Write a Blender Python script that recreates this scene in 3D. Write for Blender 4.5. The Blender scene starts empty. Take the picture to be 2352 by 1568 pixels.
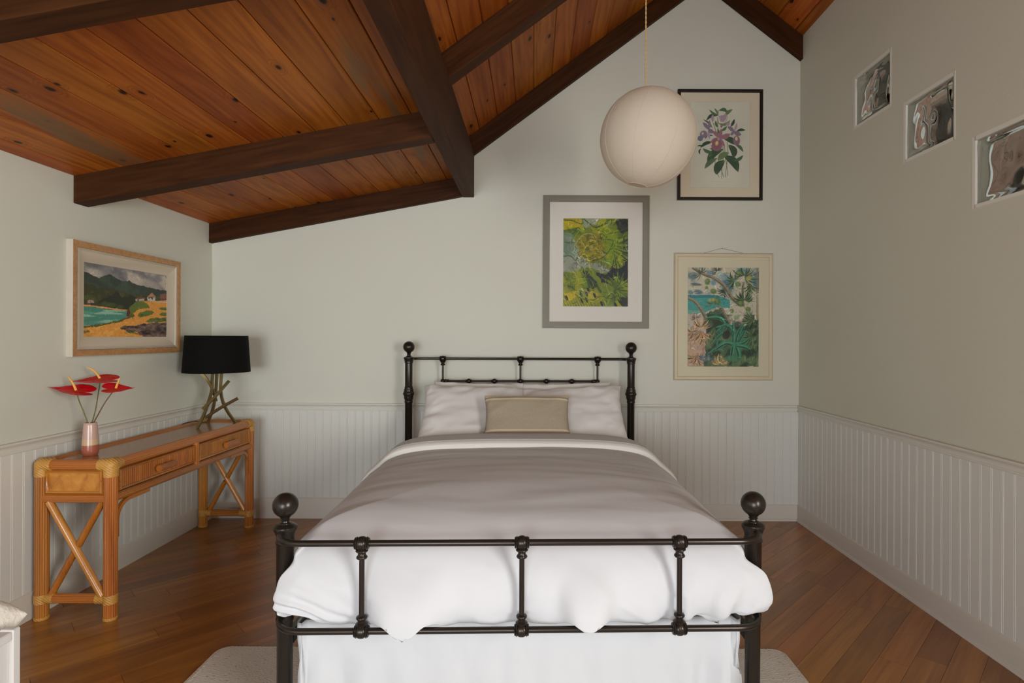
import bpy, bmesh, math, random
import numpy as np
from mathutils import Vector, Matrix, noise as mnoise

random.seed(7)
SC = bpy.context.scene
COL = SC.collection
PI = math.pi

# ------------------------------------------------------------------ camera
EYE = 1.33
FPX = 1300.0                      # focal length in pixels of the 2352 px wide frame
cam_d = bpy.data.cameras.new('camera')
cam_d.sensor_width = 36.0
cam_d.lens = FPX / 2352 * 36.0
cam_d.shift_x = -50.0 / 2352
cam_d.shift_y = -9.0 / 2352
cam_d.clip_start = 0.05
cam = bpy.data.objects.new('camera', cam_d)
cam.location = (0, 0, EYE)
cam.rotation_euler = (PI / 2, math.radians(0.28) * -1, 0)
COL.objects.link(cam)
SC.camera = cam

# ------------------------------------------------------------------ world and daylight
world = bpy.data.worlds.new('world')
SC.world = world
world.use_nodes = True
_bg = world.node_tree.nodes['Background']
_bg.inputs[0].default_value = (0.80, 0.90, 1.0, 1)
_bg.inputs[1].default_value = 2.2


def area(name, loc, target, sx, sy, power, color):
    l = bpy.data.lights.new(name, 'AREA')
    l.shape = 'RECTANGLE'
    l.size, l.size_y = sx, sy
    l.energy = power
    l.color = color
    o = bpy.data.objects.new(name, l)
    o.location = loc
    d = Vector(target) - Vector(loc)
    o.rotation_euler = d.to_track_quat('-Z', 'Y').to_euler()
    COL.objects.link(o)
    return o


# room extents (metres): camera stands at x=0, y=0 and looks along +y
XL, XR, YB, YF = -2.362, 1.945, 4.15, -4.4
# daylight through the big glazed opening behind the camera and the window further back in the right wall
WIN_F = (-2.15, 0.25, 0.1, 2.1)      # x0, x1, z0, z1 in the front wall
ADDED_WIN_L = (-1.65, -0.15, 0.75, 2.0)       # y0, y1, z0, z1 of an opening added to the left wall to let sky light in
WIN_R = (-1.7, -0.1, 0.85, 2.1)         # y0, y1, z0, z1 in the right wall
area('window_behind_offscreen', ((WIN_F[0] + WIN_F[1]) / 2, YF - 0.02, 1.1), (-0.95, 3, 1.1), 2.35, 1.95, 182, (0.86, 0.94, 1.0))
area('window_right_offscreen', (XR + 0.02, -0.9, 1.475), (-3, -0.9, 1.475), 1.5, 1.2, 128, (1.0, 0.965, 0.91))

SC.view_settings.view_transform = 'Standard'
SC.view_settings.look = 'None'
SC.view_settings.exposure = -0.02
SC.view_settings.gamma = 1.0
SC.view_settings.use_curve_mapping = False
try:
    SC.cycles.use_denoising = True
    SC.cycles.max_bounces = 12
    SC.cycles.diffuse_bounces = 6
    SC.cycles.sample_clamp_indirect = 6.0
except Exception:
    pass

# ------------------------------------------------------------------ object helpers


def tag(o, label=None, cat=None, group=None, kind=None):
    if label: o['label'] = label
    if cat: o['category'] = cat
    if group: o['group'] = group
    if kind: o['kind'] = kind
    return o


def thing(name, label, cat, loc=(0, 0, 0), rot=(0, 0, 0), group=None):
    o = bpy.data.objects.new(name, None)
    o.empty_display_size = 0.1
    COL.objects.link(o)
    o.location = loc
    o.rotation_euler = rot
    return tag(o, label, cat, group)


def link(name, me, mat, parent=None, loc=None, rot=None, **kw):
    o = bpy.data.objects.new(name, me)
    COL.objects.link(o)
    if mat is not None and len(me.materials) == 0:
        me.materials.append(mat)
    if parent is not None: o.parent = parent
    if loc is not None: o.location = loc
    if rot is not None: o.rotation_euler = rot
    return tag(o, **kw)


class MB:
    """collects shapes; mesh() makes them one mesh"""

    def __init__(s):
        s.v = []
        s.f = []

    def add(s, verts, faces):
        k = len(s.v)
        s.v += [tuple(p) for p in verts]
        s.f += [tuple(i + k for i in f) for f in faces]
        return s

    def box(s, x0, x1, y0, y1, z0, z1, bev=0.0, seg=1):
        if bev <= 0:
            return s.add([(x0, y0, z0), (x1, y0, z0), (x1, y1, z0), (x0, y1, z0), (x0, y0, z1), (x1, y0, z1), (x1, y1, z1), (x0, y1, z1)],
                         [(3, 2, 1, 0), (4, 5, 6, 7), (0, 1, 5, 4), (1, 2, 6, 5), (2, 3, 7, 6), (3, 0, 4, 7)])
        bm = bmesh.new()
        bmesh.ops.create_cube(bm, size=1)
        for v in bm.verts:
            v.co = ((x0 + x1) / 2 + v.co.x * (x1 - x0), (y0 + y1) / 2 + v.co.y * (y1 - y0), (z0 + z1) / 2 + v.co.z * (z1 - z0))
        bmesh.ops.bevel(bm, geom=bm.edges[:], offset=bev, segments=seg, affect='EDGES', profile=0.5)
        return s.frombm(bm)

    def frombm(s, bm):
        bm.verts.index_update()
        s.add([v.co[:] for v in bm.verts], [[v.index for v in f.verts] for f in bm.faces])
        bm.free()
        return s

    def grid(s, P, wrap_u=False, wrap_v=False):
        """P[i][j] points"""
        nu, nv = len(P), len(P[0])
        vs = [p for row in P for p in row]
        fs = []
        for i in range(nu if wrap_u else nu - 1):
            for j in range(nv if wrap_v else nv - 1):
                a = i * nv + j
                b = ((i + 1) % nu) * nv + j
                c = ((i + 1) % nu) * nv + (j + 1) % nv
                d = i * nv + (j + 1) % nv
                fs.append((a, b, c, d))
        return s.add(vs, fs)

    def lathe(s, prof, c=(0, 0, 0), axis='Z', n=24, lobes=None):
        """prof: (r, h) list; closed at r=0 ends"""
        rings = []
        for r, h in prof:
            ring = []
            for k in range(n):
                t = 2 * PI * k / n
                rr = r if lobes is None else r * lobes(t, h)
                x, y = rr * math.cos(t), rr * math.sin(t)
                p = {'Z': (x, y, h), 'X': (h, x, y), 'Y': (y, h, x)}[axis]
                ring.append((p[0] + c[0], p[1] + c[1], p[2] + c[2]))
            rings.append(ring)
        k0 = len(s.v)
        s.grid(rings, wrap_v=True)
        m = len(prof)
        if prof[0][0] > 1e-6: s.f.append(tuple(k0 + j for j in range(n)))
        if prof[-1][0] > 1e-6: s.f.append(tuple(k0 + (m - 1) * n + j for j in reversed(range(n))))
        return s

    def sweep(s, path, sec, up=(0, 0, 1), closed=False, cap=True):
        """path: points; sec: function(i)->list of 2d points, or list. Frames by parallel transport."""
        P = [Vector(p) for p in path]
        n = len(P)
        T = []
        for i in range(n):
            a = P[i - 1] if (i > 0 or closed) else P[i]
            b = P[(i + 1) % n] if (i < n - 1 or closed) else P[i]
            T.append((b - a).normalized())
        u = Vector(up)
        u = u - T[0] * u.dot(T[0])
        if u.length < 1e-4:
            u = Vector((1, 0, 0)) - T[0] * T[0].x
        u.normalize()
        rings = []
        for i in range(n):
            if i:
                q = T[i - 1].rotation_difference(T[i])
                u = q @ u
                u = (u - T[i] * u.dot(T[i])).normalized()
            w = T[i].cross(u)
            sc = sec(i) if callable(sec) else sec
            rings.append([tuple(P[i] + w * a + u * b) for a, b in sc])
        k0 = len(s.v)
        m = len(rings[0])
        s.grid(rings, wrap_u=closed, wrap_v=True)
        if cap and not closed:
            s.f.append(tuple(k0 + j for j in range(m)))
            s.f.append(tuple(k0 + (n - 1) * m + j for j in reversed(range(m))))
        return s

    def tube(s, path, r, n=12, closed=False, up=(0, 0, 1)):
        rr = r if callable(r) else (lambda i: r)
        return s.sweep(path, lambda i: [(rr(i) * math.cos(2 * PI * k / n), rr(i) * math.sin(2 * PI * k / n)) for k in range(n)], up, closed)

    def prism(s, poly, z0, z1):
        """convex/concave xy polygon extruded in z"""
        n = len(poly)
        vs = [(x, y, z0) for x, y in poly] + [(x, y, z1) for x, y in poly]
        fs = [tuple(reversed(range(n))), tuple(range(n, 2 * n))] + [(i, (i + 1) % n, n + (i + 1) % n, n + i) for i in range(n)]
        return s.add(vs, fs)

    def xform(s, M):
        s.v = [tuple(M @ Vector(p)) for p in s.v]
        return s

    def mesh(s, name='m', smooth=35, fix=True):
        me = bpy.data.meshes.new(name)
        me.from_pydata(s.v, [], s.f)
        if fix:
            bm = bmesh.new()
            bm.from_mesh(me)
            bmesh.ops.recalc_face_normals(bm, faces=bm.faces[:])
            bm.to_mesh(me)
            bm.free()
        if smooth:
            for p in me.polygons: p.use_smooth = True
            if smooth < 179:
                me.set_sharp_from_angle(angle=math.radians(smooth))
        me.update()
        return me

    def obj(s, name, mat, parent=None, smooth=35, **kw):
        return link(name, s.mesh(name, smooth), mat, parent, **kw)


def catmull(pts, n=8):
    P = [Vector(p) for p in pts]
    P = [P[0] * 2 - P[1]] + P + [P[-1] * 2 - P[-2]]
    out = []
    for i in range(1, len(P) - 2):
        for k in range(n):
            t = k / n
            a, b, c, d = P[i - 1], P[i], P[i + 1], P[i + 2]
            out.append(0.5 * ((2 * b) + (c - a) * t + (2 * a - 5 * b + 4 * c - d) * t * t + (3 * b - a - 3 * c + d) * t ** 3))
    out.append(P[-2])
    return out


def fbm(x, y, z, oct=3):
    return mnoise.fractal(Vector((x, y, z)), 1.0, 2.0, oct)


def sstep(a, b, x):
    t = max(0.0, min(1.0, (x - a) / (b - a)))
    return t * t * (3 - 2 * t)

# ------------------------------------------------------------------ materials


def lin(c):
    """sRGB 0-255 to linear"""
    return tuple(((v / 255) / 12.92 if v / 255 <= 0.04045 else ((v / 255 + 0.055) / 1.055) ** 2.4) for v in c)


class NT:
    def __init__(s, name):
        s.m = bpy.data.materials.new(name)
        s.m.use_nodes = True
        s.t = s.m.node_tree
        s.b = s.t.nodes['Principled BSDF']

    def n(s, typ, **kw):
        nd = s.t.nodes.new('ShaderNode' + typ)
        for k, v in kw.items():
            if hasattr(nd, k) and not k.startswith('i_'):
                setattr(nd, k, v)
        return nd

    def set(s, sock, v):
        if hasattr(v, 'is_linked') or isinstance(v, bpy.types.NodeSocket):
            s.t.links.new(v, sock)
        else:
            if sock.type == 'RGBA' and len(v) == 3: v = (*v, 1)
            sock.default_value = v

    def math(s, op, a, b=0.0, clamp=False):
        nd = s.n('Math', operation=op, use_clamp=clamp)
        s.set(nd.inputs[0], a)
        s.set(nd.inputs[1], b)
        return nd.outputs[0]

    def mix(s, f, a, b, mode='MIX'):
        nd = s.n('Mix', data_type='RGBA', blend_type=mode)
        s.set(nd.inputs[0], f)
        s.set(nd.inputs[6], a)
        s.set(nd.inputs[7], b)
        return nd.outputs[2]

    def ramp(s, f, stops):
        nd = s.n('ValToRGB')
        cr = nd.color_ramp
        while len(cr.elements) < len(stops): cr.elements.new(0.5)
        for e, (p, c) in zip(cr.elements, stops):
            e.position = p
            e.color = (*c, 1) if len(c) == 3 else c
        s.set(nd.inputs[0], f)
        return nd.outputs[0]

    def ramp1(s, f, a, b):
        nd = s.n('MapRange', clamp=True)
        nd.interpolation_type = 'SMOOTHSTEP'
        s.set(nd.inputs[0], f)
        s.set(nd.inputs[1], a)
        s.set(nd.inputs[2], b)
        return nd.outputs[0]

    def coord(s, scale=(1, 1, 1), out='Object', off=None):
        tc = s.n('TexCoord')
        mp = s.n('Mapping')
        mp.inputs['Scale'].default_value = scale
        s.t.links.new(tc.outputs[out], mp.inputs[0])
        if off is not None: s.set(mp.inputs['Location'], off)
        return mp.outputs[0]

    def rnd(s):
        return s.n('ObjectInfo').outputs['Random']

    def noise(s, vec, scale, detail=3, rough=0.5, dist=0.0):
        nd = s.n('TexNoise')
        s.set(nd.inputs['Vector'], vec)
        nd.inputs['Scale'].default_value = scale
        nd.inputs['Detail'].default_value = detail
        nd.inputs['Roughness'].default_value = rough
        nd.inputs['Distortion'].default_value = dist
        return nd.outputs[0]

    def bump(s, h, strength=0.2, dist=0.002):
        nd = s.n('Bump')
        s.set(nd.inputs['Height'], h)
        nd.inputs['Strength'].default_value = strength
        nd.inputs['Distance'].default_value = dist
        s.t.links.new(nd.outputs[0], s.b.inputs['Normal'])

    def out(s, color, rough=0.5, metal=0.0, spec=0.5, coat=0.0, coat_rough=0.1, sheen=0.0):
        s.set(s.b.inputs['Base Color'], color)
        s.set(s.b.inputs['Roughness'], rough)
        s.b.inputs['Metallic'].default_value = metal
        s.b.inputs['Specular IOR Level'].default_value = spec
        s.b.inputs['Coat Weight'].default_value = coat
        s.b.inputs['Coat Roughness'].default_value = coat_rough
        s.b.inputs['Sheen Weight'].default_value = sheen
        return s.m


def m_paint(name, col, rough=0.55, bump=0.06, scale=90.0, var=0.03):
    t = NT(name)
    v = t.coord()
    n1 = t.noise(v, 1.3, 3)
    c = t.mix(n1, tuple(x * (1 - var) for x in col), tuple(min(1, x * (1 + var)) for x in col))
    t.bump(t.noise(v, scale, 3), bump, 0.003)
    return t.out(c, rough, spec=0.35)


def m_plain(name, col, rough=0.5, metal=0.0, spec=0.5, coat=0.0, var=0.06, scale=25.0, bump=0.03):
    t = NT(name)
    v = t.coord()
    n1 = t.noise(v, scale, 4)
    c = t.mix(n1, tuple(x * (1 - var) for x in col), tuple(min(1, x * (1 + var)) for x in col))
    t.bump(n1, bump, 0.002)
    return t.out(c, rough, metal, spec, coat)


def m_wood(name, dark, mid, light, knots=0.0, rough=0.4, coat=0.0, objvar=0.35, grain=60.0, along='y', spec=0.5, weather=0.0, ring=6.0, bump=0.12):
    """grain runs along local axis; every piece takes its own shift and tone"""
    t = NT(name)
    tc = t.n('TexCoord')
    r = t.rnd()
    off = t.n('CombineXYZ')
    t.set(off.inputs[0], t.math('MULTIPLY', r, 37.0))
    t.set(off.inputs[1], t.math('MULTIPLY', r, 91.0))
    t.set(off.inputs[2], t.math('MULTIPLY', r, 13.0))
    add = t.n('VectorMath', operation='ADD')
    t.t.links.new(tc.outputs['Object'], add.inputs[0])
    t.t.links.new(off.outputs[0], add.inputs[1])
    base = add.outputs[0]

    def scl(sx, sl):
        mp = t.n('Mapping')
        mp.inputs['Scale'].default_value = {'y': (sx, sl, sx), 'x': (sl, sx, sx), 'z': (sx, sx, sl)}[along]
        t.t.links.new(base, mp.inputs[0])
        return mp.outputs[0]
    kn_mask = None
    ringv = scl(1.0, 0.09)
    phase = t.noise(ringv, ring, 3, 0.55, 0.35)
    if knots > 0:
        vo = t.n('TexVoronoi', voronoi_dimensions='2D')
        vo.inputs['Scale'].default_value = 1.0
        vo.inputs['Randomness'].default_value = 1.0
        t.set(vo.inputs['Vector'], scl(6.1, 2.9))
        d = vo.outputs['Distance']
        csep = t.n('SeparateColor')
        t.t.links.new(vo.outputs['Color'], csep.inputs[0])
        d = t.math('DIVIDE', d, t.math('ADD', 0.30, t.math('MULTIPLY', csep.outputs[1], 0.65)))
        dn = t.math('ADD', d, t.math('MULTIPLY', t.math('SUBTRACT', t.noise(base, 30.0, 2), 0.5), 0.07))
        sel = t.math('GREATER_THAN', csep.outputs[0], 1.0 - knots)
        kn_mask = t.math('MULTIPLY', t.ramp1(dn, 0.115, 0.045), sel)
        halo = t.math('MULTIPLY', t.ramp1(dn, 0.34, 0.06), sel)
        phase = t.math('ADD', phase, t.math('MULTIPLY', halo, 0.28))
    rings = t.math('FRACT', t.math('MULTIPLY', phase, 9.0))
    rings = t.math('ABSOLUTE', t.math('SUBTRACT', rings, 0.5))
    fine = t.noise(scl(1.0, 0.03), grain, 4, 0.6)
    f = t.math('ADD', t.math('MULTIPLY', rings, 0.55), t.math('MULTIPLY', fine, 0.75), True)
    c = t.ramp(f, [(0.12, dark), (0.5, mid), (0.9, light)])
    big = t.noise(scl(1.0, 0.25), 3.0, 2)
    c = t.mix(t.math('MULTIPLY', t.ramp1(big, 0.45, 0.75), 0.35), c, dark)
    if kn_mask is not None:
        c = t.mix(t.math('MULTIPLY', halo, 0.25), c, dark)
        c = t.mix(kn_mask, c, tuple(x * 0.10 for x in dark))
    if weather > 0:
        w = t.ramp1(t.noise(scl(1.0, 0.10), 7.0, 4, 0.6), 0.5, 0.62)
        c = t.mix(t.math('MULTIPLY', w, weather), c, (0.17, 0.115, 0.06))
    hs = t.n('HueSaturation')
    t.set(hs.inputs['Color'], c)
    r2 = t.math('FRACT', t.math('MULTIPLY', r, 7.31))
    r3 = t.math('FRACT', t.math('MULTIPLY', r, 17.7))
    t.set(hs.inputs['Value'], t.math('ADD', 1.0 - objvar * 0.55, t.math('MULTIPLY', r2, objvar)))
    t.set(hs.inputs['Hue'], t.math('ADD', 0.494, t.math('MULTIPLY', r3, 0.014)))
    t.bump(f, bump, 0.001)
    return t.out(hs.outputs[0], rough, spec=spec, coat=coat, coat_rough=0.22)


def m_cloth(name, col, weave=900.0, bump=0.25, rough=0.85, wr=0.0):
    t = NT(name)
    v = t.coord()
    w1 = t.noise(v, weave, 2)
    c = t.mix(t.noise(v, 3.0, 2), tuple(x * 0.985 for x in col), tuple(min(1.0, x * 1.015) for x in col))
    h = w1
    if wr > 0:
        mp = t.coord((1.0, 3.5, 3.5))
        creas = t.noise(mp, 7.0, 5, 0.6, 0.6)
        h = t.math('ADD', t.math('MULTIPLY', w1, 0.05), t.math('MULTIPLY', creas, wr))
    t.bump(h, bump, 0.004)
    return t.out(c, rough, spec=0.2, sheen=0.05)


def m_attr(name, rough=0.6, bump=0.1, scale=260.0, spec=0.3, coat=0.0):
    """flat print or painting: colour from the surface's own pigment layer"""
    t = NT(name)
    a = t.n('VertexColor')
    a.layer_name = 'pigment'
    t.bump(t.noise(t.coord(), scale, 3), bump, 0.001)
    return t.out(a.outputs[0], rough, spec=spec, coat=coat, coat_rough=0.05)


M = {}
M['wall'] = m_paint('sage_white_paint', (0.672, 0.676, 0.585))
M['wall_r'] = m_paint('grey_white_plaster', (0.635, 0.64, 0.535), 0.6, 0.22, 55.0)
M['bead'] = m_paint('white_bead_paint', (0.70, 0.71, 0.66), 0.42, 0.02)
M['trim'] = m_paint('white_trim_paint', (0.70, 0.69, 0.62), 0.4, 0.02)
M['base'] = m_paint('cream_base_paint', (0.65, 0.62, 0.55), 0.42, 0.03)
M['ceil'] = m_wood('stained_knotty_pine', (0.165, 0.034, 0.0040), (0.345, 0.093, 0.0100), (0.47, 0.150, 0.020), knots=0.45, rough=0.45, spec=0.2, objvar=0.34, ring=5.0)
M['ceil_w'] = m_wood('weathered_pine', (0.165, 0.034, 0.0040), (0.345, 0.093, 0.0100), (0.47, 0.150, 0.020), knots=0.45, rough=0.5, spec=0.2, objvar=0.2, weather=0.75, ring=5.0)
M['beam'] = m_wood('dark_stained_beam', (0.024, 0.0080, 0.002), (0.052, 0.0180, 0.0043), (0.078, 0.029, 0.0078), knots=0.0, rough=0.6, spec=0.12, objvar=0.15, grain=70.0)
M['backing'] = m_plain('pine_deck', (0.30, 0.085, 0.011), 0.8)
M['floor'] = m_wood('bamboo_floor', (0.185, 0.060, 0.0085), (0.335, 0.125, 0.0180), (0.46, 0.19, 0.033), rough=0.30, coat=0.25, objvar=0.42, grain=85.0, along='x', ring=3.0, bump=0.04)
M['gap'] = m_plain('wood_subfloor', (0.28, 0.105, 0.018), 0.9)
M['iron'] = m_plain('oiled_bronze_metal', (0.028, 0.022, 0.017), 0.28, 0.5, 0.5, var=0.15, scale=12)
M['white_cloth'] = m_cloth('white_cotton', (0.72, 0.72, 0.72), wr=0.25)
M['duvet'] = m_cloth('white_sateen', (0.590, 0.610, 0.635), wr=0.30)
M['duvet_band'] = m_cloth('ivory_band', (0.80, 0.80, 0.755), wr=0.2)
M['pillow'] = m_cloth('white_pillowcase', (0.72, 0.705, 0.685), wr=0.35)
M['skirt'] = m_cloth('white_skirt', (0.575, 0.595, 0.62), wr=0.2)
M['rattan'] = m_wood('honey_rattan', (0.22, 0.060, 0.0075), (0.455, 0.150, 0.019), (0.60, 0.235, 0.036), rough=0.30, coat=0.3, objvar=0.10, along='z', grain=120.0, ring=2.0)
M['rattan_y'] = m_wood('honey_rattan_long', (0.22, 0.060, 0.0075), (0.455, 0.150, 0.019), (0.60, 0.235, 0.036), rough=0.30, coat=0.3, objvar=0.10, along='y', grain=120.0, ring=2.0)
M['rattan_x'] = m_wood('honey_rattan_cross', (0.22, 0.060, 0.0075), (0.455, 0.150, 0.019), (0.60, 0.235, 0.036), rough=0.30, coat=0.3, objvar=0.10, along='x', grain=120.0, ring=2.0)
M['cane_pole'] = m_wood('smooth_pale_pole', (0.42, 0.155, 0.022), (0.60, 0.26, 0.05), (0.70, 0.35, 0.08), rough=0.22, coat=0.5, objvar=0.08, grain=40.0, along='z', ring=1.5)
def m_wrap():
    t = NT('rattan_binding')
    a = t.n('TexWave', wave_type='BANDS', bands_direction='DIAGONAL')
    t.set(a.inputs['Vector'], t.coord((1.0, 1.0, 1.6)))
    a.inputs['Scale'].default_value = 34.0
    a.inputs['Distortion'].default_value = 1.2
    n = t.noise(t.coord(), 40.0, 3)
    c = t.mix(n, (0.50, 0.235, 0.040), (0.64, 0.345, 0.075))
    t.bump(a.outputs['Fac'], 0.6, 0.002)
    return t.out(c, 0.4, coat=0.2)


M['wrap'] = m_wrap()
M['lacquer'] = m_wood('tabletop_veneer', (0.26, 0.115, 0.035), (0.42, 0.20, 0.070), (0.50, 0.26, 0.10), rough=0.25, coat=0.4, objvar=0.05, grain=60.0, along='y', ring=2.0)
M['black_shade'] = m_plain('black_fabric_shade', (0.0045, 0.0042, 0.004), 0.85, spec=0.15)
M['shade_in'] = m_plain('shade_lining', (0.55, 0.5, 0.4), 0.8)
M['brass'] = m_plain('antique_brass', (0.235, 0.175, 0.075), 0.36, 0.75, var=0.2, scale=8)
M['black'] = m_plain('black_cord', (0.01, 0.01, 0.01), 0.5)
M['red'] = m_plain('waxy_red', (0.60, 0.004, 0.010), 0.30, spec=0.3, coat=0.1, var=0.12, scale=18, bump=0.12)
M['spadix'] = m_plain('yellow_spadix', (0.80, 0.42, 0.085), 0.6, var=0.15, scale=120, bump=0.3)
M['stem'] = m_plain('green_stem', (0.15, 0.13, 0.022), 0.4, var=0.3, scale=9)
M['stem_b'] = m_plain('reddish_stem', (0.13, 0.050, 0.022), 0.4, var=0.3, scale=9)
M['white_furn'] = m_paint('white_furniture_paint', (0.68, 0.67, 0.655), 0.4, 0.03)
M['gfur'] = m_cloth('pale_woven_cushion', (0.66, 0.61, 0.53), 120.0, 0.7)
M['g_frame'] = m_plain('grey_wood_frame', (0.205, 0.188, 0.142), 0.45, var=0.06, scale=40)
M['k_frame'] = m_plain('black_wood_frame', (0.016, 0.0095, 0.007), 0.3, var=0.2, scale=20)
M['c_frame'] = m_plain('cream_frame', (0.66, 0.575, 0.40), 0.32, var=0.05, scale=10)
M['mat_w'] = m_plain('white_mat', (0.70, 0.665, 0.605), 0.8, var=0.01)
M['mat_c'] = m_plain('aged_cream_mat', (0.66, 0.585, 0.44), 0.8, var=0.06, scale=3)
M['mat_o'] = m_plain('cream_mat', (0.65, 0.60, 0.44), 0.8, var=0.03, scale=3)
M['bevel'] = m_plain('mat_bevel', (0.78, 0.78, 0.62), 0.8)
M['oak'] = m_wood('pale_oak_frame', (0.36, 0.165, 0.055), (0.50, 0.26, 0.10), (0.60, 0.34, 0.15), rough=0.4, objvar=0.05, along='y', grain=90)
M['oak_w'] = m_plain('whitewashed_side', (0.60, 0.545, 0.45), 0.5, var=0.1, scale=15)
M['linen'] = m_cloth('linen_liner', (0.66, 0.575, 0.44), 700.0, 0.3)
M['art'] = m_attr('print_ink', 0.5)
M['oil'] = m_attr('oil_paint', 0.42, 0.35, 120.0, 0.4)
M['wire'] = m_plain('hanging_wire', (0.12, 0.10, 0.08), 0.4, 0.6)
M['mortar'] = m_paint('white_mortar', (0.76, 0.76, 0.68), 0.6, 0.05)
M['cordfab'] = m_plain('braided_cord', (0.58, 0.40, 0.17), 0.8, var=0.25, scale=300)
M['brown_out'] = m_plain('brown_fence', (0.115, 0.037, 0.0105), 0.8, var=0.3, scale=3)


def m_lantern():
    t = NT('lantern_paper')
    tc = t.n('TexCoord')
    sp = t.n('SeparateXYZ')
    t.t.links.new(tc.outputs['Object'], sp.inputs[0])
    w = t.math('SINE', t.math('MULTIPLY', sp.outputs[2], 2 * PI / 0.0065))
    n = t.noise(t.coord((1, 1, 14)), 26.0, 3)
    h = t.math('ADD', t.math('MULTIPLY', w, 0.5), t.math('MULTIPLY', n, 0.9))
    t.bump(h, 0.13, 0.002)
    c = t.mix(t.math('MULTIPLY', n, 0.35), (0.80, 0.735, 0.62), (0.73, 0.665, 0.555))
    t.out(c, 0.85, spec=0.15)
    tr = t.n('BsdfTranslucent')
    tr.inputs[0].default_value = (0.82, 0.74, 0.63, 1)
    mx = t.n('MixShader')
    mx.inputs[0].default_value = 0.38
    t.t.links.new(t.b.outputs[0], mx.inputs[1])
    t.t.links.new(tr.outputs[0], mx.inputs[2])
    t.t.links.new(mx.outputs[0], t.t.nodes['Material Output'].inputs[0])
    return t.m


M['lantern'] = m_lantern()


def m_glass():
    t = NT('wavy_glass')
    t.b.inputs['Transmission Weight'].default_value = 1.0
    t.b.inputs['IOR'].default_value = 1.45
    t.b.inputs['Roughness'].default_value = 0.02
    t.b.inputs['Base Color'].default_value = (0.93, 0.96, 0.90, 1)
    return t.m


M['glass'] = m_glass()


def m_pane():
    t = NT('thin_picture_glass')
    tr = t.n('BsdfTransparent')
    gl = t.n('BsdfGlossy')
    gl.inputs['Roughness'].default_value = 0.03
    fr = t.n('Fresnel')
    fr.inputs[0].default_value = 1.25
    mx = t.n('MixShader')
    t.t.links.new(fr.outputs[0], mx.inputs[0])
    t.t.links.new(tr.outputs[0], mx.inputs[1])
    t.t.links.new(gl.outputs[0], mx.inputs[2])
    t.t.links.new(mx.outputs[0], t.t.nodes['Material Output'].inputs[0])
    return t.m


M['pane'] = m_pane()


def m_rug():
    t = NT('woven_wool')
    v = t.coord((1.0, 2.4, 1.0))
    n1 = t.noise(v, 85.0, 3, 0.6)
    n2 = t.noise(t.coord(), 6.0, 2)
    spk = t.ramp1(t.noise(v, 48.0, 2), 0.66, 0.74)
    c = t.mix(n2, (0.60, 0.545, 0.455), (0.70, 0.665, 0.60))
    c = t.mix(t.math('MULTIPLY', spk, 0.75), c, (0.20, 0.125, 0.07))
    t.bump(n1, 0.9, 0.008)
    return t.out(c, 0.95, spec=0.1)


M['rug'] = m_rug()


def m_cushion():
    t = NT('striped_linen')
    tc = t.n('TexCoord')
    sp = t.n('SeparateXYZ')
    t.t.links.new(tc.outputs['Object'], sp.inputs[0])
    n = t.noise(t.coord((1, 0.5, 1)), 260.0, 3, 0.7)
    body = t.mix(n, (0.285, 0.235, 0.165), (0.46, 0.40, 0.30))
    cream = t.mix(n, (0.55, 0.45, 0.315), (0.66, 0.56, 0.41))
    grey = (0.30, 0.25, 0.18)
    y = t.math('ABSOLUTE', sp.outputs[1])
    # stripes measured from the middle: body, cream line, grey line, cream edge
    c = t.mix(t.math('GREATER_THAN', y, 0.094), body, cream)
    c = t.mix(t.math('MULTIPLY', t.math('GREATER_THAN', y, 0.106), t.math('LESS_THAN', y, 0.116)), c, grey)
    t.bump(n, 0.4, 0.002)
    return t.out(c, 0.9, spec=0.1)


M['cushion'] = m_cushion()


def m_vase():
    t = NT('three_tone_glaze')
    tc = t.n('TexCoord')
    sp = t.n('SeparateXYZ')
    t.t.links.new(tc.outputs['Object'], sp.inputs[0])
    n = t.noise(t.coord(), 60.0, 3)
    z = t.math('ADD', sp.outputs[2], t.math('MULTIPLY', t.math('SUBTRACT', n, 0.5), 0.0015))
    c = t.mix(t.math('GREATER_THAN', z, 0.052), (0.37, 0.105, 0.060), (0.60, 0.41, 0.245))
    c = t.mix(t.ramp1(z, 0.078, 0.083), c, (0.55, 0.355, 0.285))
    t.bump(n, 0.05, 0.001)
    return t.out(c, 0.28, coat=0.35)


M['vase'] = m_vase()


def m_burl():
    t = NT('burl_veneer')
    v = t.coord()
    n = t.noise(v, 13.0, 5, 0.65, 1.2)
    c = t.ramp(n, [(0.25, (0.24, 0.072, 0.009)), (0.5, (0.52, 0.20, 0.026)), (0.75, (0.66, 0.31, 0.055))])
    return t.out(c, 0.28, coat=0.4)


M['burl'] = m_burl()

# ------------------------------------------------------------------ ceiling planes
def zl(x): return 2.15 + 0.19 * (x + 2.342)              # low slope over the console
def zs(x): return 3.1427 + 0.748 * x                     # steep slope
def zr(x): return 3.53 + 0.77 * (1.944 - x)              # slope down to the right wall
RIDGE = (5.027 - 3.1427) / (0.748 + 0.77)
KNEE = -0.49


def ceil_z(x):
    return zl(x) if x < KNEE else min(zs(x), zr(x))


def clip(poly, a, b, c):
    """keep a*x+b*y<=c"""
    out = []
    n = len(poly)
    for i in range(n):
        p, q = poly[i], poly[(i + 1) % n]
        dp, dq = a * p[0] + b * p[1] - c, a * q[0] + b * q[1] - c
        if dp <= 0: out.append(p)
        if dp * dq < 0:
            t = dp / (dp - dq)
            out.append((p[0] + (q[0] - p[0]) * t, p[1] + (q[1] - p[1]) * t))
    return out


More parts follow.
